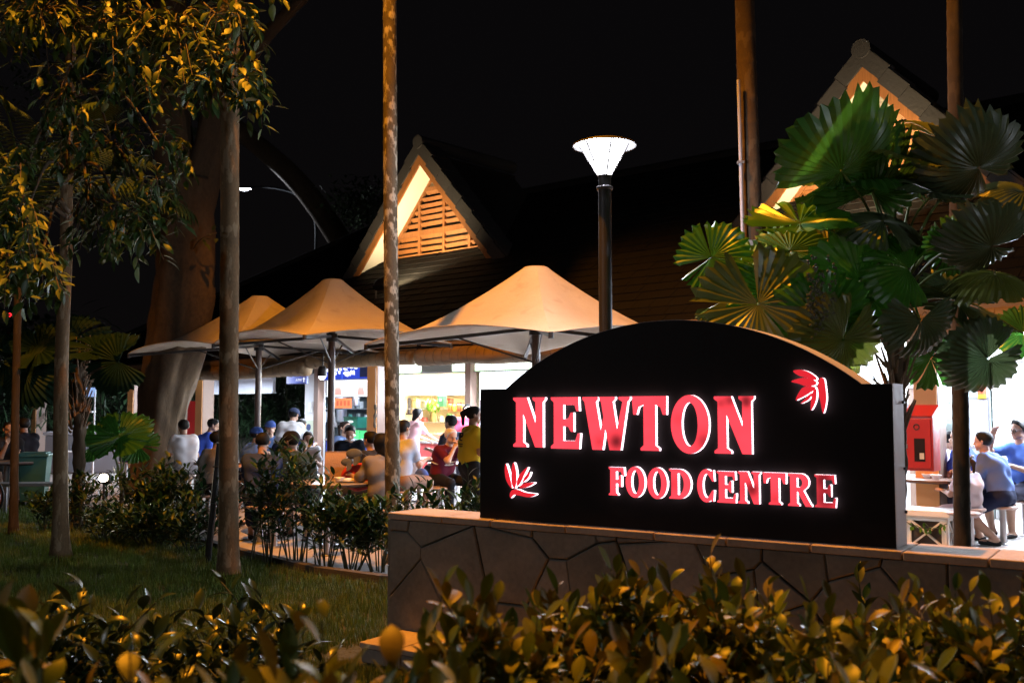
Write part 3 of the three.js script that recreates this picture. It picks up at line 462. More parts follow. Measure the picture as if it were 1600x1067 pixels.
stall('blue fronted drinks stall with jug pictures and a dark kitchen', -3.28, -0.72, { wall: [0.05, 0.06, 0.06], sign: stallSign.blue, sy: [2.34, 2.8], panel: stallSign.jugs, py: [1.92, 2.32], counter: [0.03, 0.05, 0.3], ext: 0.75, goods: [[0.25, 0.26, 0.27], [0.03, 0.05, 0.05], [0.08, 0.1, 0.1], [0.3, 0.32, 0.33], [0.02, 0.12, 0.1]], k: 0.5 });
stall('cream lit food stall with greens hanging behind its counter', -0.66, 1.72, { wall: [0.78, 0.66, 0.42], sign: stallSign.green, sy: [2.43, 2.76], panel: stallSign.white, py: [1.93, 2.38], counter: [0.42, 0.06, 0.06], light: [1.0, 0.90, 0.70], goods: [[0.35, 0.14, 0.05], [0.5, 0.35, 0.12], [0.1, 0.25, 0.06], [0.45, 0.08, 0.05], [0.5, 0.45, 0.35]], k: 0.75 });
stall('white lit food stall half hidden by the left edge of the sign', 1.92, 4.8, { wall: [0.75, 0.76, 0.76], sign: stallSign.green, sy: [2.43, 2.76], panel: stallSign.white, py: [1.8, 2.38], counter: [0.5, 0.5, 0.5], goods: [[0.5, 0.3, 0.2], [0.3, 0.4, 0.5], [0.5, 0.5, 0.45]], k: 0.9 });
stall('white lit food stall seen above the right shoulder of the sign', 8.2, 11.1, { wall: [0.75, 0.76, 0.76], sign: stallSign.white, sy: [2.32, 2.76], panel: stallSign.white, py: [1.75, 2.26], counter: [0.5, 0.5, 0.5], goods: [[0.5, 0.3, 0.2], [0.3, 0.4, 0.5], [0.5, 0.5, 0.45]], k: 0.9 });
stall('glaring white food stall behind the man with glasses', 12.25, 15.4, { wall: [0.78, 0.78, 0.76], sign: stallSign.white, sy: [2.3, 2.76], panel: stallSign.white, py: [1.2, 2.26], counter: [0.5, 0.5, 0.5], goods: [[0.5, 0.3, 0.2], [0.3, 0.4, 0.5], [0.5, 0.5, 0.45]], k: 1.0 });
// ceiling lamps over the tables
for (const [i, s] of [-9.5, -6.2, -1.2, 3.3, 7.5, 10.6, 13.6].entries()) {
  const t = thing('ceiling_light', 'white tube light under the pavilion roof ' + ['over the far left column', 'over the table behind the big trunk', 'before the blue drinks stall', 'before the cream stall', 'behind the middle of the sign', 'behind the right end of the sign', 'over the family table at the right'][i], 'ceiling light', B(s, 2.62, -1.5), BPHI, 'tube lights under the roof');
  part('light_tube', cyl(V(-0.6, -0.03, 0), V(0.6, -0.03, 0), 0.02, 0.02, 8), glow(STALLW, 8), t); part('batten', box(1.3, 0.03, 0.07, 0, 0.01, 0), MAT.white, t);
  area('tube_light', B(s, 2.55, -1.5), dirB(0, -1, 0.12), 1.2, 0.12, STALLW, I_STALL * 4.2);
}
const atB = (px, py, t) => BH(px, py, t).p;
function onStall(name, label, cat, px, py, t, group) { return thing(name, label, cat, atB(px, py, t), BPHI, group); }
{
  // wall bits left of the blue stall
  const a = BH(477, 600, -3), b = BH(505, 600, -3);
  let t = thing('white_wall', 'narrow white wall with round blue notices left of the drinks stall', 'wall', B(a.s, 0, -3.05), BPHI);
  const w = b.s - a.s - 0.05; part('wall_panel', uvm(box(w, 2.5, 0.12, w / 2, 1.25, 0), 1), MAT.white, t);
  part('notice_panel', box(w - 0.04, 0.42, 0.02, w / 2, 1.12, 0.072), std([0.55, 0.60, 0.45], 0.6), t);
  for (const k of [0.3, 0.78]) part('round_notice', new THREE.CylinderGeometry(0.085, 0.085, 0.01, 20).rotateX(Math.PI / 2).translate(w * k, 1.16, 0.09), std([0.03, 0.05, 0.14], 0.5), t);
  part('dado', box(w, 0.8, 0.03, w / 2, 0.46, 0.075), std([0.03, 0.05, 0.32], 0.5), t);
  part('switch_box', box(0.12, 0.26, 0.08, w * 0.42, 1.66, 0.1, 0.01), std([0.8, 0.8, 0.78], 0.5), t);
  // long white fascia over the open side
  t = thing('fascia_beam', 'long white fascia beam over the open bay beside the orange column', 'beam', B(-8.5, 2.28, -3.2), BPHI); part('fascia_board', box(2.9, 0.44, 0.1, 1.45, 0, 0, 0.01), std([0.62, 0.64, 0.72], 0.6), t); part('fascia_lip', box(2.9, 0.03, 0.16, 1.45, -0.23, 0), MAT.white, t);
  // hanging direction sign
  const q = BH(449, 594, -2.2), r = BH(480, 594, -2.2);
  t = thing('hanging_sign', 'blue hanging direction sign with white letters and an arrow', 'sign', B(q.s, q.y, -2.2), BPHI); const sw = r.s - q.s;
  part('sign_case', box(sw, 0.21, 0.06, sw / 2, 0, 0, 0.006), std([0.02, 0.03, 0.14], 0.4), t);
  part('sign_face', box(sw - 0.02, 0.17, 0.01, sw / 2, 0, 0.033), lit(canvasTex(256, 80, (x, W, h) => { const g = x.createLinearGradient(0, 0, W, 0); g.addColorStop(0, '#c9d2ff'); g.addColorStop(0.45, '#6f7fd0'); g.addColorStop(1, '#27307e'); x.fillStyle = g; x.fillRect(0, 0, W, h); x.fillStyle = '#f2f5ff'; x.font = 'bold 38px sans-serif'; x.textBaseline = 'middle'; x.fillText('ATM', 122, 42); x.beginPath(); x.moveTo(229, 10); x.lineTo(250, 36); x.lineTo(236, 36); x.lineTo(236, 68); x.lineTo(222, 68); x.lineTo(222, 36); x.lineTo(208, 36); x.closePath(); x.fill(); }), 0.9), t);
  part('hanger', M([cyl(V(0.1, 0.1, 0), V(0.1, 0.45, 0), 0.01, 0.01, 6), cyl(V(sw - 0.1, 0.1, 0), V(sw - 0.1, 0.45, 0), 0.01, 0.01, 6)]), MAT.steel, t);
  // small round spotlights under the eave
  for (const [px, py, D, lab] of [[503, 590, 17.2, 'small glaring spotlight clamped beside the parasol pole'], [305, 591, 22.4, 'small round downlight under the blind beside the yellow green sign']]) {
    const s = thing('spotlight', lab, 'lamp', P(px, py, D)); part('lamp_housing', lathe([[0, 0.2], [0.05, 0.2], [0.075, 0.15], [0.085, 0.02], [0.075, 0.02], [0.06, 0.06], [0, 0.06]], 18), MAT.black, s); part('lamp_bulb', new THREE.SphereGeometry(0.06, 14, 10).translate(0, 0.02, 0), glow(LEDW, 9), s);
    part('clamp', cyl(V(0, 0.18, 0), V(0.02, 0.42, -0.02), 0.012, 0.012, 6), MAT.iron, s);
    const L = new THREE.PointLight(col(LEDW), 3, 0, 2); L.name = 'spot_light'; L.position.copy(P(px, py, D)).add(V(0, 0.0, 0)); scene.add(L);
  }
  // goods in the drinks stall
  t = onStall('menu_board', 'orange menu board hung under the jug pictures', 'menu board', 536, 630, -2.95); part('board', box(0.62, 0.24, 0.02), lit(canvasTex(128, 48, (x, W, h) => { x.fillStyle = '#f07a3a'; x.fillRect(0, 0, W, h); x.fillStyle = '#c94f1c'; for (let i = 0; i < 4; i++) x.fillRect(12 + i * 29, 12, 18, 24); }), 0.8), t);
  const crate = (lab, px, py, tt, c) => { const k = onStall('plastic_crate', lab, 'crate', px, py, tt, 'crates in the drinks stall'); const m = std(c, 0.45); part('crate_wall', M([box(0.5, 0.27, 0.02, 0, 0, 0.17), box(0.5, 0.27, 0.02, 0, 0, -0.17), box(0.02, 0.27, 0.36, 0.24, 0, 0), box(0.02, 0.27, 0.36, -0.24, 0, 0), box(0.46, 0.02, 0.32, 0, -0.125, 0), box(0.52, 0.03, 0.025, 0, 0.13, 0.18), box(0.52, 0.03, 0.025, 0, -0.13, 0.18)]), m, k); part('handle', new THREE.SphereGeometry(0.09, 16, 8).scale(1.3, 0.35, 0.12).translate(0, 0.02, 0.183), std([0.75, 0.8, 0.72], 0.4), k); return k; };
  crate('dark green plastic crate with white handle slot, upper of two', 556, 660, -3.55, [0.01, 0.10, 0.06]); crate('bright green plastic crate, lower of two', 560, 681, -3.5, [0.06, 0.5, 0.12]);
  rnd = mulberry(77);
  for (const [px, py, r, h, lab] of [[533, 650, 0.14, 0.3, 'tall steel pot on the stall bench beside the post'], [545, 632, 0.12, 0.16, 'round steel pan on the upper stall shelf'], [556, 628, 0.09, 0.2, 'dark kettle on the upper stall shelf'], [525, 660, 0.1, 0.24, 'steel canister low on the stall bench'], [530, 628, 0.17, 0.2, 'wide steel pot under the orange menu board']]) { const k = onStall('steel_pot', lab, 'pot', px, py, -3.75, 'pots in the drinks stall'); part('pot_body', lathe([[0, -h / 2], [r * 0.92, -h / 2], [r, -h / 2 + 0.02], [r, h / 2], [r * 1.06, h / 2 + 0.01], [r, h / 2 + 0.015], [0, h / 2 + 0.03]], 20), MAT.steel, k); part('handle', new THREE.TorusGeometry(0.03, 0.008, 6, 12).translate(0, h / 2 + 0.06, 0), MAT.black, k); }
  for (const [px, c, lab] of [[597, [0.02, 0.3, 0.22], 'first green bottle on the blue shelf beside the column'], [604, [0.03, 0.35, 0.2], 'second green bottle on the blue shelf'], [626, [0.05, 0.4, 0.3], 'pale green bottle on the blue shelf behind the mottled trunk']]) { const k = onStall('bottle', lab, 'bottle', px, 610, -3.7, 'bottles on the blue shelf'); part('bottle_body', lathe([[0, -0.14], [0.045, -0.14], [0.048, 0.03], [0.02, 0.09], [0.018, 0.15], [0, 0.15]], 14), std(c, 0.2), k); part('cap', cyl(V(0, 0.15, 0), V(0, 0.17, 0), 0.02, 0.02, 10), MAT.white, k); }
  t = onStall('shelf_unit', 'blue shelf unit behind the mottled palm trunk', 'shelf', 606, 655, -3.6); part('shelf_board', M([box(0.7, 0.03, 0.3, 0, 0.52, 0), box(0.7, 0.03, 0.3, 0, 0.05, 0), box(0.7, 0.03, 0.3, 0, -0.5, 0)]), std([0.03, 0.06, 0.4], 0.4), t); part('shelf_side', M([box(0.03, 1.5, 0.3, -0.34, 0, 0), box(0.03, 1.5, 0.3, 0.34, 0, 0)]), std([0.04, 0.09, 0.5], 0.4), t);
  // goods in the cream stall
  t = onStall('granite_board', 'grey speckled board standing on the cream stall counter', 'board', 633, 634, -3.4); part('board', box(0.36, 0.36, 0.03, 0, 0, 0, 0.03), std([0.2, 0.18, 0.17], 0.6, { map: grey(128, 128, (u, v) => 0.25 + 0.75 * vn(u * 48, v * 48, 48, 4)) }), t); part('foot', box(0.3, 0.03, 0.14, 0, -0.19, 0), MAT.dark, t);
  t = onStall('green_box', 'dark green box with white tag on the cream stall shelf', 'box', 691, 627, -3.8); part('box_body', box(0.2, 0.27, 0.12, 0, 0, 0, 0.01), std([0.02, 0.11, 0.05], 0.5), t); part('tag', box(0.05, 0.05, 0.006, 0, 0.03, 0.064), MAT.white, t);
  for (const [px, py, c, lab] of [[704, 636, [0.4, 0.12, 0.03], 'brown jar on the cream stall shelf'], [711, 637, [0.5, 0.3, 0.05], 'amber jar on the cream stall shelf'], [718, 636, [0.35, 0.08, 0.04], 'dark red jar on the cream stall shelf'], [725, 637, [0.5, 0.2, 0.05], 'orange jar on the cream stall shelf']]) { const k = onStall('jar', lab, 'jar', px, py, -3.9, 'jars on the cream stall shelf'); part('jar_body', lathe([[0, -0.09], [0.06, -0.09], [0.062, 0.05], [0.05, 0.08], [0, 0.08]], 16), std(c, 0.3), k); part('lid', cyl(V(0, 0.08, 0), V(0, 0.1, 0), 0.053, 0.053, 14), MAT.red, k); }
  t = onStall('leafy_greens', 'bunch of bright green vegetables hung in the cream stall', 'vegetables', 676, 638, -3.8); const lg = []; rnd = mulberry(3); for (let i = 0; i < 60; i++) lg.push(aim(V(R(-0.22, 0.22), R(0.0, 0.22), R(-0.1, 0.1)), V(R(-1, 1), R(-1.2, 0.3), R(-0.6, 1)))); many('leaves', leafGeo(0.16, 0.06), leafy([0.22, 0.42, 0.04], 0.5, 0.3), lg, t); part('string', cyl(V(0, 0.1, 0), V(0, 0.6, 0), 0.006, 0.006, 5), MAT.twig, t);
  for (const [px, lab, c] of [[655, 'orange food tray on the cream stall counter, left one', [0.65, 0.22, 0.03]], [672, 'brown food tray on the cream stall counter, middle one', [0.45, 0.2, 0.07]], [690, 'pink food tray on the cream stall counter, right one', [0.6, 0.25, 0.16]]]) { const k = onStall('food_tray', lab, 'tray', px, 686, -3.2, 'trays on the cream stall counter'); part('tray', M([box(0.32, 0.02, 0.26), box(0.32, 0.1, 0.015, 0, 0.05, 0.125), box(0.32, 0.1, 0.015, 0, 0.05, -0.125), box(0.015, 0.1, 0.25, 0.152, 0.05, 0), box(0.015, 0.1, 0.25, -0.152, 0.05, 0)]), std(c, 0.5), k); const f = []; for (let i = 0; i < 14; i++) { f.push(new THREE.IcosahedronGeometry(R(0.03, 0.05), 1).scale(1, 0.7, 1).translate(R(-0.1, 0.1), 0.08 + R(0, 0.03), R(-0.08, 0.08))); } part('food', M(f), std([c[0] * 1.1, c[1] * 1.3, c[2]], 0.6), k); }
  t = onStall('sign_plaque', 'grey plaque mounted on the green lit signboard', 'plaque', 682, 573, -2.93); part('plaque', box(0.95, 0.22, 0.03, 0, 0, 0, 0.005), std([0.22, 0.24, 0.22], 0.5), t); part('plaque_frame', M([box(0.99, 0.02, 0.04, 0, 0.12, 0), box(0.99, 0.02, 0.04, 0, -0.12, 0)]), MAT.steel, t);
  // right side: wall with menu board, clock, tin
  const w0 = BH(1462, 650, -3).s, w1 = BH(1546, 650, -3).s;
  t = thing('stall_wall', 'grey green stall wall that carries the menu board', 'wall', B(w0, 0, -3.0), BPHI); part('wall_panel', uvm(box(w1 - w0, 2.76, 0.1, (w1 - w0) / 2, 1.38, -0.08), 1), std([0.33, 0.40, 0.38], 0.5), t);
  part('tiled_foot', box(w1 - w0, 0.9, 0.06, (w1 - w0) / 2, 0.45, -0.002), std([0.5, 0.42, 0.4], 0.4), t);
  area('stall_front_light', B((w0 + w1) / 2, 2.5, -2.4), dirB(0, -1, -0.35), 1.0, 0.25, STALLW, I_STALL * 0.4);
  t = onStall('menu_board', 'tall white menu board with small print on the grey green wall', 'menu board', 1531, 661, -2.9); part('board', box(0.30, 0.76, 0.025, 0, 0, 0, 0.005), std([0.13, 0.13, 0.14], 0.5), t); part('menu_sheet', box(0.24, 0.66, 0.006, 0, 0, 0.016), printed(canvasTex(128, 352, (x, W, h) => { x.fillStyle = '#e8ecf2'; x.fillRect(0, 0, W, h); rnd = mulberry(2); x.fillStyle = '#8f97a8'; for (let y = 14; y < h - 10; y += 10) { x.fillRect(10, y, R(40, 76), 3); x.fillRect(98, y, R(10, 20), 3); } })), t);
  t = onStall('snack_tin', 'small yellow and orange tin on top of the menu board', 'tin', 1535, 613, -2.9); part('tin_body', lathe([[0, -0.09], [0.06, -0.09], [0.06, 0.09], [0, 0.09]], 18), printed(canvasTex(128, 64, (x, W, h) => { x.fillStyle = '#f2b51c'; x.fillRect(0, 0, W, h); x.fillStyle = '#d8431a'; x.fillRect(0, 20, W, 16); x.fillStyle = '#fff0b0'; x.fillRect(30, 42, 60, 8); })), t); part('tin_lid', cyl(V(0, 0.09, 0), V(0, 0.105, 0), 0.063, 0.063, 18), std([0.7, 0.6, 0.05], 0.4), t);
  t = onStall('wall_clock', 'small round white wall clock on the brown column right of the sign', 'clock', 1424, 598, -2.82); part('clock_case', new THREE.CylinderGeometry(0.085, 0.085, 0.03, 28).rotateX(Math.PI / 2), std([0.6, 0.6, 0.62], 0.4), t); part('clock_face', new THREE.CylinderGeometry(0.075, 0.075, 0.006, 28).rotateX(Math.PI / 2).translate(0, 0, 0.017), std([0.8, 0.8, 0.8], 0.5), t); part('clock_hand', box(0.006, 0.055, 0.004, 0, 0.02, 0.023), MAT.black, t); part('clock_hand', box(0.04, 0.006, 0.004, 0.015, 0, 0.023), MAT.black, t);
  for (const [px, lab] of [[1470, 'clear bottle on the grey green ledge behind the ponytailed woman'], [1484, 'green capped bottle on the grey green ledge beside the trunk']]) { const k = onStall('bottle', lab, 'bottle', px, 642, -2.85, 'bottles on the grey green ledge'); part('bottle_body', lathe([[0, -0.1], [0.035, -0.1], [0.036, 0.04], [0.014, 0.08], [0.013, 0.11], [0, 0.11]], 14), std([0.4, 0.5, 0.5], 0.2), k); part('cap', cyl(V(0, 0.11, 0), V(0, 0.13, 0), 0.016, 0.016, 10), std([0.1, 0.45, 0.1], 0.4), k); }
  t = onStall('wall_ledge', 'narrow steel ledge with bottles on the grey green wall', 'ledge', 1478, 657, -2.85); part('ledge_board', box(0.36, 0.02, 0.2), MAT.steel, t); part('bracket', M([box(0.02, 0.12, 0.12, -0.14, -0.07, -0.03), box(0.02, 0.12, 0.12, 0.14, -0.07, -0.03)]), MAT.steel, t);
}

// ---------- fire hose cabinet on its post with lattice planter ----------
{
  const D = 11.7, c = GX(1456, D);
  const t = thing('hose_cabinet', 'red fire hose cabinet with glass door mounted on the brown post', 'hose cabinet', P(1440, 690, 11.5), BPHI);
  part('cabinet_body', toCreasedNormals(M([box(0.33, 0.62, 0.24, 0, -0.02, -0.02, 0.008)]), 0.5), MAT.red, t);
  part('slanted_top', extr(poly([[-0.115, 0], [0.14, 0], [0.14, 0.13], [-0.115, 0.006]]), 0.335).rotateY(Math.PI / 2).translate(-0.1675, 0.292, 0).rotateY(0), MAT.red, t);
  const door = part('door', box(0.29, 0.56, 0.015, 0, -0.02, 0.108, 0.004), std([0.34, 0.015, 0.013], 0.4), t); part('window', box(0.12, 0.26, 0.008, 0.02, -0.09, 0.117), std([0.02, 0.015, 0.015], 0.15), door); part('emblem', new THREE.TorusGeometry(0.03, 0.006, 8, 20).translate(-0.01, 0.17, 0.118), MAT.black, door); part('paper', box(0.05, 0.07, 0.003, 0.045, -0.16, 0.1225), std([0.5, 0.46, 0.4], 0.7), door); part('handle', box(0.012, 0.05, 0.02, -0.12, -0.05, 0.123), MAT.steel, door);
  const pl = thing('lattice_planter', 'white lattice box around the foot of the brown post', 'planter', GX(1456, D), BPHI + 0.1);
  const w = 0.44, h = 0.38, fr = [];
  for (const [a, off] of [[0, 0], [Math.PI / 2, 0], [Math.PI, 0], [-Math.PI / 2, 0]]) { const gs = [box(w, 0.05, 0.03, 0, 0.03, w / 2), box(w, 0.05, 0.03, 0, h - 0.025, w / 2), box(0.05, h - 0.1, 0.03, -w / 2 + 0.028, h / 2, w / 2), box(0.05, h - 0.1, 0.03, w / 2 - 0.028, h / 2, w / 2), beam(V(-w / 2 + 0.05, 0.05, w / 2), V(w / 2 - 0.05, h - 0.05, w / 2), 0.045, 0.02), beam(V(w / 2 - 0.05, 0.05, w / 2 - 0.004), V(-w / 2 + 0.05, h - 0.05, w / 2 - 0.004), 0.045, 0.02)]; part('lattice_panel', M(gs).rotateY(a), MAT.lattice, pl); }
  part('planter_top', box(w + 0.1, 0.07, w + 0.1, 0, h + 0.035, 0, 0.01), MAT.lattice, pl); part('lining', box(w - 0.08, h - 0.03, w - 0.08, 0, h / 2, 0), std([0.05, 0.04, 0.035], 0.8), pl);
  const v = thing('creeper', 'green creeper trailing over the white lattice planter', 'plant', GX(1456, D).add(V(0, 0, 0)), BPHI + 0.1); rnd = mulberry(9); const ms = []; const line = []; for (let i = 0; i <= 20; i++) { const q = i / 20; line.push(V(-0.32 + q * 0.55, 0.36 - 0.12 * Math.sin(q * 2.6) + R(-0.02, 0.02), w / 2 + 0.04)); } part('stem', tube(line, 0.005, 30, 5), MAT.stem, v); for (let i = 0; i < 40; i++) { const p = line[Math.floor(R(0, 20))]; ms.push(aim(p.clone(), V(R(-1, 1), R(-0.8, 0.8), R(0.1, 1)))); } many('leaves', leafGeo(0.075, 0.03), leafy([0.08, 0.22, 0.02], 0.4, 0.3), ms, v);
}

// ---------- parasols ----------
function parasol(label, px, D, hw, yc, ya, turn, yhub) {
  const t = thing('parasol', label, 'parasol', GX(px, D), turn, 'square canvas parasols'); const th = 0.012;
  // one quarter of the canopy between two corners; top and underside with a rim
  const nu = 14, nv = 16, r0 = 0.16;
  const pt = (u, v) => { const a = (v - 0.5) * Math.PI / 2; const e = Math.abs(v - 0.5) * 2; const edge = hw * (0.70 + 0.30 * Math.pow(e, 1.7)) , sag = 0.16 * (1 - e * e); const q = Math.pow(1 - u, 1.45); const R1 = r0 + (edge * (0.7071 / Math.cos(a)) / (0.7071 / Math.cos(a)) - r0) * u; const y = yc + sag * u * u + (ya - yc - sag * u * u) * q - 0.05 * (1 - e * e) * Math.sin(u * Math.PI); return V(R1 * Math.sin(a), y, R1 * Math.cos(a)); };
  const quarter = () => {
    const pos = [], uv = [], idx = []; for (const o of [0, -th]) for (let i = 0; i <= nu; i++) for (let j = 0; j <= nv; j++) { const p = pt(i / nu, j / nv); pos.push(p.x, p.y + o, p.z); uv.push(p.x, i / nu * hw); }
    const K = (nu + 1) * (nv + 1), at = (i, j, l) => l * K + i * (nv + 1) + j;
    for (let i = 0; i < nu; i++) for (let j = 0; j < nv; j++) { idx.push(at(i, j, 0), at(i + 1, j, 0), at(i, j + 1, 0), at(i, j + 1, 0), at(i + 1, j, 0), at(i + 1, j + 1, 0)); idx.push(at(i, j, 1), at(i, j + 1, 1), at(i + 1, j, 1), at(i, j + 1, 1), at(i + 1, j + 1, 1), at(i + 1, j, 1)); }
    for (let j = 0; j < nv; j++) idx.push(at(nu, j, 0), at(nu, j, 1), at(nu, j + 1, 0), at(nu, j + 1, 0), at(nu, j, 1), at(nu, j + 1, 1));
    const g = new THREE.BufferGeometry(); g.setAttribute('position', new THREE.Float32BufferAttribute(pos, 3)); g.setAttribute('uv', new THREE.Float32BufferAttribute(uv, 2)); g.setIndex(idx); g.computeVertexNormals(); return g; };
  const q = quarter(); for (let k = 0; k < 4; k++) { const m = part('canopy_panel', q, MAT.canvas, t); m.rotation.y = Math.PI / 4 + k * Math.PI / 2; }
  part('top_cap', lathe([[0, ya + 0.02], [r0 * 0.9, ya + 0.012], [r0 + 0.02, ya - 0.012], [r0 + 0.01, ya - 0.03], [0, ya - 0.01]], 24), MAT.canvas, t);
  part('pole', cyl(V(0, 0, 0), V(0, ya - 0.03, 0), 0.058, 0.055, 20), std([0.07, 0.045, 0.035], 0.4), t);
  part('foot_plate', cyl(V(0, 0, 0), V(0, 0.03, 0), 0.2, 0.19, 20), MAT.iron, t);
  part('hub', M([cyl(V(0, yhub - 0.08, 0), V(0, yhub + 0.05, 0), 0.09, 0.09, 16), box(0.2, 0.05, 0.2, 0, yhub, 0, 0.01)]), MAT.dark, t);
  for (let k = 0; k < 4; k++) { const a = k * Math.PI / 2, c = Math.cos(a), s = Math.sin(a), tip = V((hw - 0.03) * s, yc - 0.035, (hw - 0.03) * c); part('rafter', M([beam(V(0.08 * s, yhub, 0.08 * c), tip, 0.04, 0.045), cyl(tip.clone().add(V(0, -0.035, 0)), tip.clone().add(V(0, 0.035, 0)), 0.03, 0.03, 10)]), MAT.dark, t); part('strut', cyl(V(0.05 * s, yhub - 0.42, 0.05 * c), V(hw * 0.45 * s, (yhub + yc) / 2 - 0.02, hw * 0.45 * c), 0.012, 0.012, 8), MAT.dark, t); }
  return t;
}
parasol('cream square parasol on brown pole directly left behind the sign', 838, 12.6, 2.17, P(569, 539, 12.6).y, P(845, 419, 12.6).y, 0.05, P(838, 514, 12.6).y);
parasol('cream square parasol with leaf shadows, middle one of the three', 515, 16, 1.95, P(274, 537, 16).y, P(515, 438, 16).y, -0.02, P(515, 526, 16).y);
parasol('cream square parasol behind the left palm trunk, farthest of the three', 400, 18.4, 2.4, P(192, 553, 18.4).y, P(400, 464, 18.4).y, 0.04, P(400, 541, 18.4).y);

// ---------- tables and stools ----------
function makeTable(label, px, D, r = 0.5, h = 0.75) { const t = thing('round_table', label, 'table', GX(px, D), 0, 'round tables of the food centre'); part('table_top', lathe([[0, h], [r - 0.012, h], [r, h - 0.008], [r, h - 0.012], [0, h - 0.012]], 40), MAT.tabletop, t); part('edge_band', lathe([[0, h - 0.013], [r - 0.004, h - 0.013], [r - 0.004, h - 0.045], [0, h - 0.045]], 40), MAT.tableedge, t); part('leg', cyl(V(0, 0.02, 0), V(0, h - 0.045, 0), 0.045, 0.045, 16), MAT.steel, t); part('foot_plate', lathe([[0, 0.03], [0.16, 0.025], [0.18, 0.0], [0, 0]], 24), MAT.steel, t); return t; }
const stool0 = thing('stool', 'round stool on a steel post', 'stool', V(0, 0, 0), 0, 'round stools on steel posts');
part('seat', lathe([[0, 0.455], [0.165, 0.455], [0.175, 0.447], [0.175, 0.43], [0.16, 0.42], [0, 0.42]], 32), std([0.36, 0.27, 0.24], 0.35), stool0); part('leg', cyl(V(0, 0.01, 0), V(0, 0.42, 0), 0.038, 0.038, 16), MAT.steel, stool0); part('foot_plate', lathe([[0, 0.02], [0.075, 0.018], [0.085, 0], [0, 0]], 20), MAT.steel, stool0);
let stoolUsed = false;
function stool(label, pos) { const o = stoolUsed ? stool0.clone() : stool0; if (stoolUsed) { o.name = numbered('stool'); scene.add(o); } stoolUsed = true; o.position.copy(pos); o.userData = { ...stool0.userData, label }; return o; }
makeTable('round table with white cups under the middle parasol, nearest one', 520, 11.9, 0.52);
makeTable('round table before the man with the black cap', 437, 13.1, 0.5);
makeTable('round table in front of the grey haired man', 708, 16.2, 0.42);
makeTable('round white table beside the stall queue', 655, 17.6, 0.5);
makeTable('round table of the family right of the hose cabinet', 1478, 12.6, 0.62);
makeTable('round table behind the big trunk', 350, 16.5, 0.5);
makeTable('round table of the man in the black polo', 560, 16.1, 0.5);
makeTable('round table at the far left beside the green bin', 8, 16.5, 0.5);
for (const [px, D, lab] of [[428, 11.75, 'empty round stool left of the nearest table, front one'], [426, 12.3, 'empty round stool left of the nearest table, rear one'], [510, 11.1, 'empty round stool hidden in the shrubs before the nearest table'], [1508, 11.3, 'empty round stool beside the dark ringed trunk'], [655, 15.6, 'empty round stool with a cap and red bag on it'], [684, 14.9, 'empty round stool beside the grey haired man']]) stool(lab, GX(px, D));
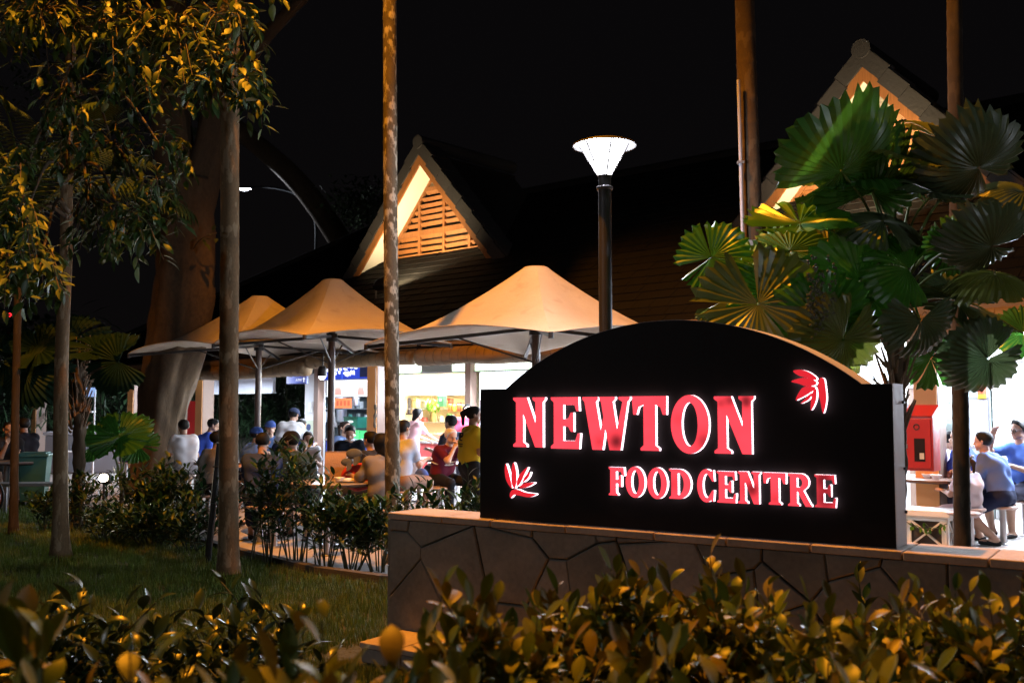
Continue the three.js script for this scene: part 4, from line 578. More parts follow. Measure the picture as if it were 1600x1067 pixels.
// things on tables
function onTable(name, label, cat, px, D, h = 0.75) { const p = GX(px, D); p.y = h; return thing(name, label, cat, p); }
for (const [px, D, lab] of [[529, 11.75, 'small white cup on the nearest table'], [1452, 12.4, 'pale blue bowl on the family table'], [448, 13.0, 'white bowl before the man with the black cap'], [1466, 12.2, 'white bowl of noodles on the family table'], [551, 15.9, 'white bowl before the man in the black polo']]) { const t = onTable('bowl', lab, 'bowl', px, D); part('bowl_body', lathe([[0, 0], [0.03, 0], [0.035, 0.008], [0.062, 0.05], [0.066, 0.062], [0.058, 0.05], [0.02, 0.015], [0, 0.014]], 24), std([0.7, 0.72, 0.78], 0.25), t); part('soup', new THREE.CircleGeometry(0.052, 20).rotateX(-Math.PI / 2).translate(0, 0.044, 0), std([0.3, 0.16, 0.05], 0.3), t); }
{ let t = onTable('plate', 'white plate with crumpled napkins on the nearest table', 'plate', 543, 11.75); part('plate_body', lathe([[0, 0.0], [0.07, 0], [0.12, 0.02], [0.122, 0.024], [0.07, 0.008], [0, 0.008]], 28), std([0.7, 0.7, 0.72], 0.25), t); rnd = mulberry(4); part('napkin', new THREE.IcosahedronGeometry(0.06, 2).scale(1.2, 0.4, 1).translate(0, 0.03, 0), std([0.75, 0.75, 0.76], 0.8), t);
  t = onTable('paper_bag', 'brown paper bag standing on the far side of the nearest table', 'paper bag', 524, 12.25); const g = new THREE.BoxGeometry(0.26, 0.33, 0.14, 3, 4, 2); const p = g.attributes.position; for (let i = 0; i < p.count; i++) if (p.getY(i) > 0.1) p.setZ(i, p.getZ(i) * 0.4); g.computeVertexNormals(); part('bag_body', g.translate(0, 0.165, 0), std([0.42, 0.27, 0.17], 0.8, bump(T.fine, 0.004)), t); part('bag_rim', box(0.262, 0.02, 0.062, 0, 0.33, 0), std([0.3, 0.19, 0.12], 0.8), t);
  t = onTable('red_bag', 'red cloth bag beside the nearest table with a grey cap over it', 'bag', 560, 12.1, 0.62); const b = new THREE.SphereGeometry(0.2, 20, 14); const q = b.attributes.position; for (let i = 0; i < q.count; i++) { const k = 1 + 0.25 * (fbm(q.getX(i) * 2 + 0.5, q.getY(i) * 2 + 0.5, 3, 3, 5) - 0.5); q.setXYZ(i, q.getX(i) * 1.1 * k, q.getY(i) * 0.85 * k, q.getZ(i) * 0.7 * k); } b.computeVertexNormals(); part('bag_body', b.translate(0, 0.17, 0), std([0.45, 0.025, 0.02], 0.7), t); part('strap', new THREE.TorusGeometry(0.12, 0.012, 6, 20).translate(0, 0.33, 0), MAT.black, t);
  for (const [px, py, lab, k] of [[553, 709, 'grey cap hung over the red bag, upper one', 1], [542, 722, 'grey cap hung over the red bag, lower one', 0.75]]) { const c = thing('cap', lab, 'cap', P(px, py, 11.95)); const cr = new THREE.SphereGeometry(0.085 * k, 20, 12).scale(1.15, 0.75, 0.4); part('crown', cr, std([0.10, 0.10, 0.085], 0.85), c); part('visor', new THREE.CylinderGeometry(0.08 * k, 0.08 * k, 0.008, 20, 1, false, 0, Math.PI).rotateX(1.3).translate(0, -0.06 * k, 0.03), std([0.08, 0.08, 0.07], 0.85), c); }
  t = thing('cap', 'blue cap lying on the stool behind the stone wall', 'cap', GX(655, 15.6).setY(0.46)); part('crown', new THREE.SphereGeometry(0.11, 20, 10, 0, Math.PI * 2, 0, Math.PI / 2).translate(0.03, 0.12, 0), std([0.04, 0.08, 0.3], 0.8), t); part('visor', new THREE.CylinderGeometry(0.09, 0.09, 0.01, 20, 1, false, 0, Math.PI).translate(0.12, 0.125, 0), std([0.03, 0.06, 0.24], 0.8), t);
  t = thing('red_pouch', 'small red pouch under the blue cap on the stool', 'pouch', GX(653, 15.6).setY(0.46)); part('pouch_body', new THREE.SphereGeometry(0.09, 16, 12).scale(1.2, 0.7, 0.8).translate(0, 0.06, 0.03), std([0.5, 0.05, 0.02], 0.7), t); part('strap', new THREE.TorusGeometry(0.06, 0.006, 6, 16).translate(0, 0.09, 0.03), MAT.black, t);
}
// ---------- far left: bin, bench, banner, rack, bicycle ----------
{
  let t = thing('waste_bin', 'green wheeled waste bin with lid at the far left column', 'bin', GX(52, 16.6), 0.25); const g = new THREE.BoxGeometry(0.44, 0.72, 0.44, 1, 1, 1); const p = g.attributes.position; for (let i = 0; i < p.count; i++) if (p.getY(i) < 0) { p.setX(i, p.getX(i) * 0.8); p.setZ(i, p.getZ(i) * 0.8); } g.computeVertexNormals(); part('bin_body', g.translate(0, 0.46, 0), std([0.035, 0.12, 0.10], 0.4), t); part('lid', M([box(0.5, 0.05, 0.52, 0, 0.85, 0, 0.02), box(0.4, 0.03, 0.4, 0, 0.885, 0, 0.01)]), std([0.05, 0.15, 0.13], 0.4), t); for (const s of [-1, 1]) part('wheel', new THREE.CylinderGeometry(0.09, 0.09, 0.05, 18).rotateZ(Math.PI / 2).translate(s * 0.19, 0.09, -0.2), MAT.black, t); part('handle', cyl(V(-0.2, 0.86, -0.28), V(0.2, 0.86, -0.28), 0.015, 0.015, 8), MAT.black, t);
  t = thing('bench', 'low grey bench between the green bin and the shrubs', 'bench', GX(46, 15.4), 0.1); part('seat', box(1.0, 0.05, 0.36, 0, 0.46, 0, 0.012), std([0.3, 0.28, 0.26], 0.6), t); for (const s of [-1, 1]) for (const z of [-1, 1]) part('leg', box(0.05, 0.43, 0.05, s * 0.42, 0.215, z * 0.13), MAT.steel, t);
  t = thing('red_banner', 'narrow red banner stand beside the orange lit column', 'banner', GX(297, 23.6)); part('banner_cloth', box(0.2, 1.5, 0.02, 0, 1.05, 0), std([0.6, 0.02, 0.02], 0.6), t); part('pole', cyl(V(-0.11, 0, 0), V(-0.11, 1.9, 0), 0.015, 0.015, 8), MAT.steel, t);
  t = thing('hanging_sign', 'yellow green square sign hanging beside the big trunk', 'sign', P(298, 590, 23)); part('sign_face', box(0.24, 0.26, 0.03), glow([0.42, 0.62, 0.02], 0.9), t); part('hanger', cyl(V(0, 0.13, 0), V(0, 0.45, 0), 0.008, 0.008, 6), MAT.steel, t);
  t = thing('goods_rack', 'pale blue rack with header board behind the left fan palm', 'rack', GX(118, 24), 0.15); part('header_board', box(0.52, 0.22, 0.03, 0.14, 2.02, 0), glow([0.16, 0.34, 0.75], 0.9), t); for (const s of [-0.36, 0.38]) part('post', cyl(V(s, 0, 0), V(s, 2.0, 0), 0.02, 0.02, 8), MAT.white, t); for (const y of [0.6, 1.1, 1.55]) part('shelf', box(0.74, 0.03, 0.35, 0, y, 0), MAT.white, t); for (let i = 0; i < 6; i++) part('basket', box(0.1, 0.1, 0.2, -0.3 + i * 0.12, 1.17, 0), std([0.4, 0.45, 0.55], 0.5), t);
  t = thing('counter', 'long white counter at the back left beyond the rack', 'counter', GX(140, 25.5), 0.1); part('counter_top', box(2.2, 0.08, 0.5, 0, 1.0, 0, 0.01), std([0.5, 0.5, 0.55], 0.5), t); part('counter_front', box(2.1, 0.92, 0.4, 0, 0.48, 0), std([0.25, 0.25, 0.28], 0.6), t);
  t = thing('bicycle', 'bicycle with orange wheel rim cut by the left edge', 'bicycle', GX(-32, 14.6), 0.12); for (const x of [-1.0, 0.0]) { const w = part('wheel', new THREE.TorusGeometry(0.31, 0.018, 8, 40).translate(x, 0.33, 0), MAT.black, t); part('rim', new THREE.TorusGeometry(0.285, 0.012, 6, 40).translate(x, 0.33, 0), std([0.5, 0.12, 0.04], 0.4), w); const sp = []; for (let i = 0; i < 18; i++) { const a = i / 18 * Math.PI * 2; sp.push(cyl(V(x, 0.33, 0), V(x + 0.28 * Math.cos(a), 0.33 + 0.28 * Math.sin(a), 0), 0.002, 0.002, 4)); } part('spokes', M(sp), MAT.steel, w); } part('frame', M([cyl(V(-1, 0.33, 0), V(-0.62, 0.75, 0), 0.018), cyl(V(-0.62, 0.75, 0), V(-0.12, 0.8, 0), 0.018), cyl(V(-0.55, 0.3, 0), V(-0.14, 0.72, 0), 0.02), cyl(V(-0.62, 0.8, 0), V(-0.55, 0.3, 0), 0.018), cyl(V(-1, 0.33, 0), V(-0.55, 0.3, 0), 0.014), cyl(V(0, 0.33, 0), V(-0.15, 0.95, 0), 0.016)]), std([0.05, 0.06, 0.1], 0.4), t); part('saddle', box(0.24, 0.05, 0.13, -0.64, 0.84, 0, 0.02), MAT.black, t); part('handlebar', cyl(V(-0.15, 0.96, -0.25), V(-0.15, 0.96, 0.25), 0.013), MAT.steel, t);
  t = thing('neon_sign', 'tiny red neon mark far away at the left edge', 'neon sign', P(14, 492, 60)); part('neon_tube', M([new THREE.TorusGeometry(0.09, 0.03, 6, 14), box(0.05, 0.16, 0.04, 0.18, 0.03, 0), box(0.1, 0.05, 0.04, -0.2, 0.06, 0)]), glow([1, 0.02, 0.03], 2.5), t); part('post', cyl(V(0.1, -0.2, -0.1), V(0.1, -6.8, -0.1), 0.06), MAT.dark, t);
}
// ---------- garden uplight ----------
{ const p = P(162, 748, 12.6); const t = thing('garden_light', 'small bright garden floodlight among the left shrubs', 'garden light', p.clone().setY(0)); part('stake', cyl(V(0, 0, 0), V(0, p.y - 0.06, 0), 0.015), MAT.black, t); const h = box(0.15, 0.12, 0.1, 0, 0, 0, 0.02); h.rotateX(-0.25); part('lamp_housing', h.translate(0, p.y, -0.035), MAT.black, t); const g = new THREE.SphereGeometry(0.055, 16, 10).scale(1.1, 0.9, 0.4).translate(0, 0, 0.05); g.rotateX(-0.25); part('lamp_glass', g.translate(0, p.y, -0.03), glow([1, 0.90, 0.72], 30), t); const L = new THREE.SpotLight(col([1, 0.9, 0.7]), 5, 0, 1.2, 0.8, 2); L.name = 'garden_light_beam'; L.position.copy(p).add(V(0, 0.02, 0.06)); L.target.position.copy(p).add(V(0.1, 0.5, 2)); L.castShadow = true; scene.add(L, L.target); }

// ---------- people ----------
function sdfGeo(bones, { cell = 0.018, k = 0.03, cut = null, ripple = 0, seed = 0 } = {}) {
  const lo = V(1e9, 1e9, 1e9), hi = V(-1e9, -1e9, -1e9);
  for (const [a, b, ra, rb] of bones) { const r = Math.max(ra, rb) + 0.02; for (const p of [a, b]) { lo.min(p.clone().subScalar(r)); hi.max(p.clone().addScalar(r)); } }
  lo.subScalar(cell * 2); hi.addScalar(cell * 2);
  const nx = Math.ceil((hi.x - lo.x) / cell) + 1, ny = Math.ceil((hi.y - lo.y) / cell) + 1, nz = Math.ceil((hi.z - lo.z) / cell) + 1, f = new Float32Array(nx * ny * nz).fill(0.2);
  for (const [a, b, ra, rb] of bones) {
    const r = Math.max(ra, rb) + k + cell * 2, x0 = Math.max(0, Math.floor((Math.min(a.x, b.x) - r - lo.x) / cell)), x1 = Math.min(nx - 1, Math.ceil((Math.max(a.x, b.x) + r - lo.x) / cell)), y0 = Math.max(0, Math.floor((Math.min(a.y, b.y) - r - lo.y) / cell)), y1 = Math.min(ny - 1, Math.ceil((Math.max(a.y, b.y) + r - lo.y) / cell)), z0 = Math.max(0, Math.floor((Math.min(a.z, b.z) - r - lo.z) / cell)), z1 = Math.min(nz - 1, Math.ceil((Math.max(a.z, b.z) + r - lo.z) / cell));
    const bx = b.x - a.x, by = b.y - a.y, bz = b.z - a.z, bb = bx * bx + by * by + bz * bz + 1e-9;
    for (let z = z0; z <= z1; z++) for (let y = y0; y <= y1; y++) for (let x = x0; x <= x1; x++) {
      const px = lo.x + x * cell - a.x, py = lo.y + y * cell - a.y, pz = lo.z + z * cell - a.z; let h = (px * bx + py * by + pz * bz) / bb; h = h < 0 ? 0 : h > 1 ? 1 : h; const dx = px - bx * h, dy = py - by * h, dz = pz - bz * h, d = Math.sqrt(dx * dx + dy * dy + dz * dz) - ra - (rb - ra) * h;
      const i = (z * ny + y) * nx + x, c = f[i], q = Math.max(k - Math.abs(c - d), 0) / k; f[i] = Math.min(c, d) - q * q * k * 0.25;
    }
  }
  if (cut || ripple) for (let z = 0; z < nz; z++) for (let y = 0; y < ny; y++) for (let x = 0; x < nx; x++) { const i = (z * ny + y) * nx + x; if (Math.abs(f[i]) > 0.08 && !cut) continue; const X = lo.x + x * cell, Y = lo.y + y * cell, Z = lo.z + z * cell; if (ripple) f[i] += ripple * (Math.sin(Y * 34 + 2.2 * Math.sin(X * 13 + seed) + Z * 9) * 0.6 + Math.sin(X * 27 - Y * 19 + seed * 2 + 1.5 * Math.sin(Z * 15)) * 0.4); if (cut) f[i] = Math.max(f[i], cut(X, Y, Z)); }
  const id = new Int32Array(nx * ny * nz).fill(-1), pos = [], idx = [];
  const at = (x, y, z) => f[(z * ny + y) * nx + x];
  for (let z = 0; z < nz - 1; z++) for (let y = 0; y < ny - 1; y++) for (let x = 0; x < nx - 1; x++) {
    let m = 0, sx = 0, sy = 0, sz = 0, n = 0; const v = []; for (let c = 0; c < 8; c++) { const w = at(x + (c & 1), y + (c >> 1 & 1), z + (c >> 2)); v.push(w); if (w < 0) m |= 1 << c; }
    if (m === 0 || m === 255) continue;
    for (let c = 0; c < 8; c++) for (const e of [1, 2, 4]) { if (c & e) continue; const d = c | e; if ((v[c] < 0) === (v[d] < 0)) continue; const t = v[c] / (v[c] - v[d]); sx += (c & 1) + (e === 1 ? t : 0); sy += (c >> 1 & 1) + (e === 2 ? t : 0); sz += (c >> 2) + (e === 4 ? t : 0); n++; }
    id[(z * ny + y) * nx + x] = pos.length / 3; pos.push(lo.x + (x + sx / n) * cell, lo.y + (y + sy / n) * cell, lo.z + (z + sz / n) * cell);
  }
  const I = (x, y, z) => id[(z * ny + y) * nx + x];
  for (let z = 1; z < nz - 1; z++) for (let y = 1; y < ny - 1; y++) for (let x = 1; x < nx - 1; x++) {
    const a = at(x, y, z) < 0;
    const quad = (p, q, r, s, fl) => { if (p < 0 || q < 0 || r < 0 || s < 0) return; fl ? idx.push(p, q, r, p, r, s) : idx.push(p, r, q, p, s, r); };
    if (a !== at(x + 1, y, z) < 0) quad(I(x, y - 1, z - 1), I(x, y, z - 1), I(x, y, z), I(x, y - 1, z), a);
    if (a !== at(x, y + 1, z) < 0) quad(I(x - 1, y, z - 1), I(x - 1, y, z), I(x, y, z), I(x, y, z - 1), a);
    if (a !== at(x, y, z + 1) < 0) quad(I(x - 1, y - 1, z), I(x, y - 1, z), I(x, y, z), I(x - 1, y, z), a);
  }
  const g = new THREE.BufferGeometry(); g.setAttribute('position', new THREE.Float32BufferAttribute(pos, 3)); g.setIndex(idx); g.computeVertexNormals(); return g;
}
// head, hair, hands once
const HEAD = sdfGeo([[V(0, 0.125, -0.025), V(0, 0.13, 0.015), 0.077, 0.074], [V(0, 0.07, 0.03), V(0, 0.135, 0.04), 0.052, 0.05], [V(-0.028, 0.045, 0.028), V(0.028, 0.045, 0.028), 0.04, 0.04], [V(0, 0.012, 0.062), V(0, 0.03, 0.05), 0.024, 0.036], [V(0, 0.10, 0.088), V(0, 0.066, 0.106), 0.009, 0.013], [V(-0.013, 0.063, 0.094), V(0.013, 0.063, 0.094), 0.009, 0.009], [V(-0.03, 0.112, 0.08), V(0.03, 0.112, 0.08), 0.012, 0.012], [V(-0.02, 0.036, 0.083), V(0.02, 0.036, 0.083), 0.008, 0.008], [V(-0.077, 0.075, -0.008), V(-0.08, 0.10, -0.014), 0.011, 0.014], [V(0.077, 0.075, -0.008), V(0.08, 0.10, -0.014), 0.011, 0.014], [V(0, -0.075, -0.02), V(0, 0.05, -0.012), 0.053, 0.05]], { cell: 0.007, k: 0.018 });
const EYES = M([-1, 1].map((s) => new THREE.SphereGeometry(0.0095, 10, 8).scale(1.5, 0.7, 0.7).translate(s * 0.031, 0.096, 0.085)));
const HAND = (() => { // wrist at the origin, fingers along +z, palm towards -y, thumb on -x
  const b = []; const X = [-0.028, -0.0095, 0.009, 0.026], L = [0.068, 0.078, 0.072, 0.056];
  for (let i = 0; i < 4; i++) { b.push([V(X[i] * 0.6, 0, 0), V(X[i], 0, 0.085), 0.014, 0.012]); const l = L[i], a = V(X[i], 0, 0.088), m = a.clone().add(V(X[i] * 0.06, -0.012, l * 0.45)), n = m.clone().add(V(0, -0.018, l * 0.28)), e = n.clone().add(V(0, -0.018, l * 0.17)); b.push([a, m, 0.0095, 0.009], [m, n, 0.009, 0.0085], [n, e, 0.0085, 0.0075]); }
  const t0 = V(-0.022, -0.006, 0.025), t1 = V(-0.05, -0.018, 0.055), t2 = V(-0.056, -0.026, 0.085); b.push([t0, t1, 0.014, 0.011], [t1, t2, 0.011, 0.009]);
  return sdfGeo(b, { cell: 0.0055, k: 0.007 });
})();
const flipX = (g) => { g = g.clone().scale(-1, 1, 1); const i = g.index.array; for (let k = 0; k < i.length; k += 3) { const t = i[k]; i[k] = i[k + 1]; i[k + 1] = t; } g.computeVertexNormals(); return g; };
const HAND_L = flipX(HAND);
const skull = [[V(0, 0.13, -0.028), V(0, 0.137, 0.014), 0.088, 0.083]];
const hairCut = (x, y, z) => Math.max((z - 0.028 - (y - 0.115) * 0.75) * 0.8, 0.035 + (z > -0.02 ? 0.03 : 0) - y);
const HAIR = {
  short: sdfGeo(skull, { cell: 0.008, cut: hairCut, ripple: 0.003 }),
  side: sdfGeo([...skull, [V(-0.02, 0.2, 0.05), V(0.04, 0.195, 0.05), 0.026, 0.02]], { cell: 0.008, cut: hairCut, ripple: 0.004, seed: 2 }),
  long: sdfGeo([...skull, [V(-0.05, 0.10, -0.03), V(-0.06, -0.10, -0.04), 0.05, 0.035], [V(0.05, 0.10, -0.03), V(0.06, -0.10, -0.04), 0.05, 0.035], [V(0, 0.1, -0.05), V(0, -0.12, -0.065), 0.06, 0.045]], { cell: 0.009, cut: (x, y, z) => (z - 0.03 - (y - 0.115) * 0.6) * 0.8, ripple: 0.004 }),
  bob: sdfGeo([...skull, [V(-0.05, 0.10, -0.02), V(-0.055, -0.01, -0.02), 0.055, 0.04], [V(0.05, 0.10, -0.02), V(0.055, -0.01, -0.02), 0.055, 0.04], [V(0, 0.1, -0.05), V(0, -0.02, -0.06), 0.062, 0.045]], { cell: 0.009, cut: (x, y, z) => (z - 0.03 - (y - 0.115) * 0.6) * 0.8, ripple: 0.004 }),
  tail: sdfGeo([...skull, [V(0, 0.17, -0.10), V(0, 0.12, -0.15), 0.022, 0.028], [V(0, 0.12, -0.15), V(0, -0.02, -0.145), 0.03, 0.016]], { cell: 0.008, cut: (x, y, z) => Math.max((z - 0.028 - (y - 0.115) * 0.75) * 0.8, z > -0.085 ? 0.045 - y : -1), ripple: 0.003 }),
};
const CAP = M([prep(sdfGeo([[V(0, 0.135, -0.026), V(0, 0.142, 0.014), 0.094, 0.09]], { cell: 0.009, cut: (x, y, z) => 0.115 - y - z * 0.1 })), prep(new THREE.CylinderGeometry(0.085, 0.085, 0.01, 24, 1, false, -Math.PI / 2, Math.PI).scale(0.95, 1, 1.1).rotateX(0.12).translate(0, 0.128, 0.065))]);
const SKIN = [[0.36, 0.205, 0.135], [0.46, 0.28, 0.20], [0.28, 0.15, 0.095]].map((c) => std(c, 0.55)); const hairM = (c) => new THREE.MeshPhysicalMaterial({ color: col(c), roughness: 0.65, specularIntensity: 0.35 }); const HAIRC = { black: hairM([0.010, 0.009, 0.008]), brown: hairM([0.022, 0.013, 0.009]), grey: std([0.5, 0.5, 0.5], 0.6) };
const cloth = (c) => new THREE.MeshPhysicalMaterial({ color: col(c), roughness: 0.9, specularIntensity: 0.25, ...bump(T.fine, 0.001) });
function ik(a, c, l1, l2, pole) { const d = c.clone().sub(a); let L = d.length(); if (L > (l1 + l2) * 0.985) { d.multiplyScalar((l1 + l2) * 0.985 / L); c = a.clone().add(d); L = d.length(); } const u = d.clone().normalize(), x = (l1 * l1 - l2 * l2 + L * L) / (2 * L), h = Math.sqrt(Math.max(0, l1 * l1 - x * x)); const p = pole.clone().addScaledVector(u, -pole.dot(u)).normalize(); return [a.clone().addScaledVector(u, x).addScaledVector(p, h), c]; }
let nPeople = 0;
function person(label, o) {
  const sit = o.kind === 'sit', seed = ++nPeople, hy = sit ? 0.545 : 0.92, l = o.lean || 0, up = V(0, Math.cos(l), Math.sin(l)), fw = V(0, -Math.sin(l), Math.cos(l)), X = V(1, 0, 0), wd = o.wide || 1;
  const H = V(0, hy, 0), W = H.clone().addScaledVector(up, 0.14).addScaledVector(fw, -0.015), C = H.clone().addScaledVector(up, 0.34).addScaledVector(fw, sit ? -0.035 : -0.01), N = H.clone().addScaledVector(up, 0.50).addScaledVector(fw, 0.005), hb = N.clone().addScaledVector(up, 0.065).addScaledVector(fw, 0.02).add(V(0, 0.005, 0));
  const sx = (p, d) => p.clone().addScaledVector(X, d);
  const torso = [[sx(W, -0.06 * wd), sx(W, 0.06 * wd), 0.105 * wd, 0.105 * wd], [sx(W, -0.06 * wd), sx(C, -0.08 * wd), 0.105 * wd, 0.108 * wd], [sx(W, 0.06 * wd), sx(C, 0.08 * wd), 0.105 * wd, 0.108 * wd], [sx(C, -0.06), sx(C, 0.06), 0.11, 0.11]];
  const pelvis = [[sx(H, -0.085 * wd), sx(H, 0.085 * wd), 0.108 * wd, 0.108 * wd], [sx(H, -0.06 * wd), sx(W, -0.05 * wd), 0.11 * wd, 0.1 * wd], [sx(H, 0.06 * wd), sx(W, 0.05 * wd), 0.11 * wd, 0.1 * wd]];
  const body = [...torso, ...pelvis, [N.clone().addScaledVector(up, -0.06), hb.clone().addScaledVector(up, 0.03), 0.06, 0.05]], shirt = [...torso, ...pelvis.slice(1).map(([a, b, r, q]) => [a.clone().addScaledVector(up, o.hem || 0.02), b, r, q])], pants = [...pelvis], shoes = [], hands = [];
  for (const s of [-1, 1]) {
    const S = N.clone().addScaledVector(up, -0.05).addScaledVector(X, s * 0.152 * wd);
    const sh = [[sx(C, s * 0.08 * wd), S, 0.10, 0.058], [N.clone().addScaledVector(up, -0.03), S, 0.055, 0.055]]; body.push(...sh); shirt.push(...sh);
    let ht = o.hands ? o.hands[s < 0 ? 0 : 1] : null; ht = ht ? V(...ht) : sit ? V(s * 0.13, 0.80, 0.40) : V(s * 0.25, 0.82, 0.06);
    const [E, Hd] = ik(S, ht, 0.28, 0.25, o.elbow ? V(s * o.elbow[0], o.elbow[1], o.elbow[2]) : V(s * 0.4, -0.8, -0.6));
    body.push([S, E, 0.05, 0.039], [E, Hd, 0.039, 0.027]); const sl = o.sleeve || 0.62; if (sl <= 1) shirt.push([S, S.clone().lerp(E, sl), 0.055, 0.052]); else shirt.push([S, E, 0.053, 0.045], [E, E.clone().lerp(Hd, 0.85), 0.045, 0.036]);
    const fd = Hd.clone().sub(E).normalize(); hands.push((s < 0 ? HAND : HAND_L).clone().applyMatrix4(aim(Hd.clone().addScaledVector(fd, -0.008), fd, V(s * -0.25, 1, 0.15))));
    let ft = o.feet ? o.feet[s < 0 ? 0 : 1] : null; ft = ft ? V(...ft) : sit ? V(s * 0.14, 0.085, 0.36) : V(s * 0.10, 0.085, -0.01);
    const hp = sx(H, s * 0.09 * wd); const [K, A] = ik(hp, ft, 0.43, 0.42, sit ? V(s * 0.18, 1, 0.6) : V(s * 0.1, 0, 1));
    body.push([hp, K, 0.085, 0.056], [K, K.clone().lerp(A, 0.35), 0.054, 0.058], [K.clone().lerp(A, 0.35), A, 0.058, 0.037]); const toe = A.clone().add(V(s * 0.03, -0.045, 0.15)); body.push([A.clone().add(V(0, -0.045, -0.03)), toe, 0.036, 0.028]);
    shoes.push([A.clone().add(V(0, -0.05, -0.035)), toe.clone().add(V(0, -0.008, 0)), 0.036, 0.032]);
    const pl = o.pantsLen ?? 0.9; pants.push([hp, hp.clone().lerp(K, Math.min(1, pl)), 0.092, pl > 1 ? 0.065 : 0.078]); if (pl > 1) pants.push([K, K.clone().lerp(A, pl - 1), 0.065, 0.055]);
  }
  const grow = (b, r) => b.map(([p, q, x, y]) => [p, q, x + r, y + r]);
  const hm = new THREE.Matrix4().makeRotationFromEuler(new THREE.Euler(o.headPitch || 0, o.headYaw || 0, o.headRoll || 0, 'YXZ')).setPosition(hb);
  const sc = o.scale || 1, pos = GX(o.px, o.D); pos.y = o.y || 0;
  const t = thing('person', label, 'person', pos, o.yaw, o.group); t.scale.setScalar(sc);
  const strip = (g) => { const q = g.clone(); q.deleteAttribute('uv'); return q; };
  const limbs = sdfGeo(body, { cell: 0.018, k: 0.03 }); const all = [limbs, strip(HEAD).applyMatrix4(hm), ...hands.map(strip)];
  part('body', mergeGeometries(all, false), SKIN[o.skin || 0], t);
  part('shirt', sdfGeo(grow(shirt, 0.013), { cell: 0.016, k: 0.035, ripple: 0.009, seed }), cloth(o.shirt), t);
  part(o.pantsLen > 1 ? 'trousers' : 'shorts', sdfGeo(grow(pants, 0.01), { cell: 0.018, k: 0.03, ripple: 0.004, seed }), cloth(o.pants || [0.02, 0.02, 0.025]), t);
  part('shoes', M(shoes.map((b) => prep(sdfGeo([b], { cell: 0.014, k: 0.02, cut: (x, y) => 0.004 - y })))), cloth(o.shoes || [0.03, 0.028, 0.03]), t);
  put(part('hair', HAIR[o.hairStyle || 'short'], HAIRC[o.hair || 'black'], t), hm);
  put(part('eyes', EYES, HAIRC.black, t), hm);
  if (o.cap) put(part('cap', CAP, cloth(o.cap), t), hm);
  if (o.collar) { const g = new THREE.TorusGeometry(0.062, 0.016, 8, 24).rotateX(Math.PI / 2 - 0.25); g.applyMatrix4(aim(N.clone().addScaledVector(up, 0.035).addScaledVector(fw, 0.012), fw, up)); part('collar', g, cloth(o.collar), t); }
  if (o.stripe) for (const q of o.stripe) { const c = W.clone().lerp(C, q); const g = new THREE.TorusGeometry(0.165, 0.011, 6, 36).scale(1.22, 0.80, 1).rotateX(Math.PI / 2); g.applyMatrix4(aim(c, fw, up)); part('stripe', g, cloth([0.6, 0.55, 0.5]), t); }
  if (o.glasses) { put(part('glasses', M([new THREE.TorusGeometry(0.021, 0.0035, 6, 16).translate(-0.031, 0.096, 0.1), new THREE.TorusGeometry(0.021, 0.0035, 6, 16).translate(0.031, 0.096, 0.1), cyl(V(-0.01, 0.098, 0.102), V(0.01, 0.098, 0.102), 0.003, 0.003, 5), cyl(V(-0.052, 0.1, 0.098), V(-0.082, 0.1, 0.0), 0.003, 0.003, 5), cyl(V(0.052, 0.1, 0.098), V(0.082, 0.1, 0.0), 0.003, 0.003, 5)]), MAT.black, t), hm); }
  if (o.print) { const g = M(o.print.map(([x, y, w, h]) => box(w, h, 0.012, x, y, 0, 0.004))); put(part('print', g, cloth(o.printColor || [0.02, 0.015, 0.01]), t), aim(C.clone().addScaledVector(fw, -0.129).addScaledVector(up, 0.02), fw.clone().negate(), up)); }
  if (o.bow) put(part('hair_bow', M([new THREE.SphereGeometry(0.035, 12, 8).scale(1.2, 0.8, 0.5).translate(-0.035, 0.2, -0.09), new THREE.SphereGeometry(0.035, 12, 8).scale(1.2, 0.8, 0.5).translate(0.035, 0.2, -0.09)]), cloth(o.bow), t), hm);
  if (sit && !o.noStool) stool('round stool under the ' + o.who, pos.clone());
  return t;
}
const PI = Math.PI;
// left tables
person('person in beige shirt and black shorts seated with back turned beside the left palm trunk', { who: 'person in the beige shirt', px: 324, D: 13.6, kind: 'sit', yaw: PI - 0.5, lean: 0.22, shirt: [0.22, 0.2, 0.18], sleeve: 0.7, pants: [0.015, 0.015, 0.018], pantsLen: 0.95 });
person('person in grey polo with blue sides seated with back turned between trunk and parasol pole', { who: 'person in the grey blue polo', px: 406, D: 12.1, kind: 'sit', yaw: PI + 0.15, lean: 0.14, wide: 1.08, shirt: [0.032, 0.045, 0.10], sleeve: 0.66, pants: [0.02, 0.025, 0.05], pantsLen: 1.7, headPitch: 0.25 });
person('person with black backward cap and teal tee leaning over the table, facing left', { who: 'person with the black cap', px: 480, D: 12.4, kind: 'sit', yaw: -PI / 2 - 0.45, lean: 0.42, shirt: [0.025, 0.045, 0.05], pants: [0.05, 0.055, 0.06], pantsLen: 0.9, headPitch: 0.1, cap: [0.012, 0.012, 0.014], hands: [[-0.1, 0.84, 0.46], [0.12, 0.82, 0.44]], scale: 1.04, skin: 2 });
person('standing person in white shirt bending over a table with back turned', { px: 442, D: 17.2, kind: 'stand', yaw: PI - 0.3, lean: 0.5, shirt: [0.72, 0.73, 0.76], pants: [0.03, 0.03, 0.05], pantsLen: 1.9, headPitch: 0.3, cap: [0.03, 0.04, 0.08], hands: [[-0.2, 0.95, 0.55], [0.2, 0.95, 0.5]], wide: 1.12 });
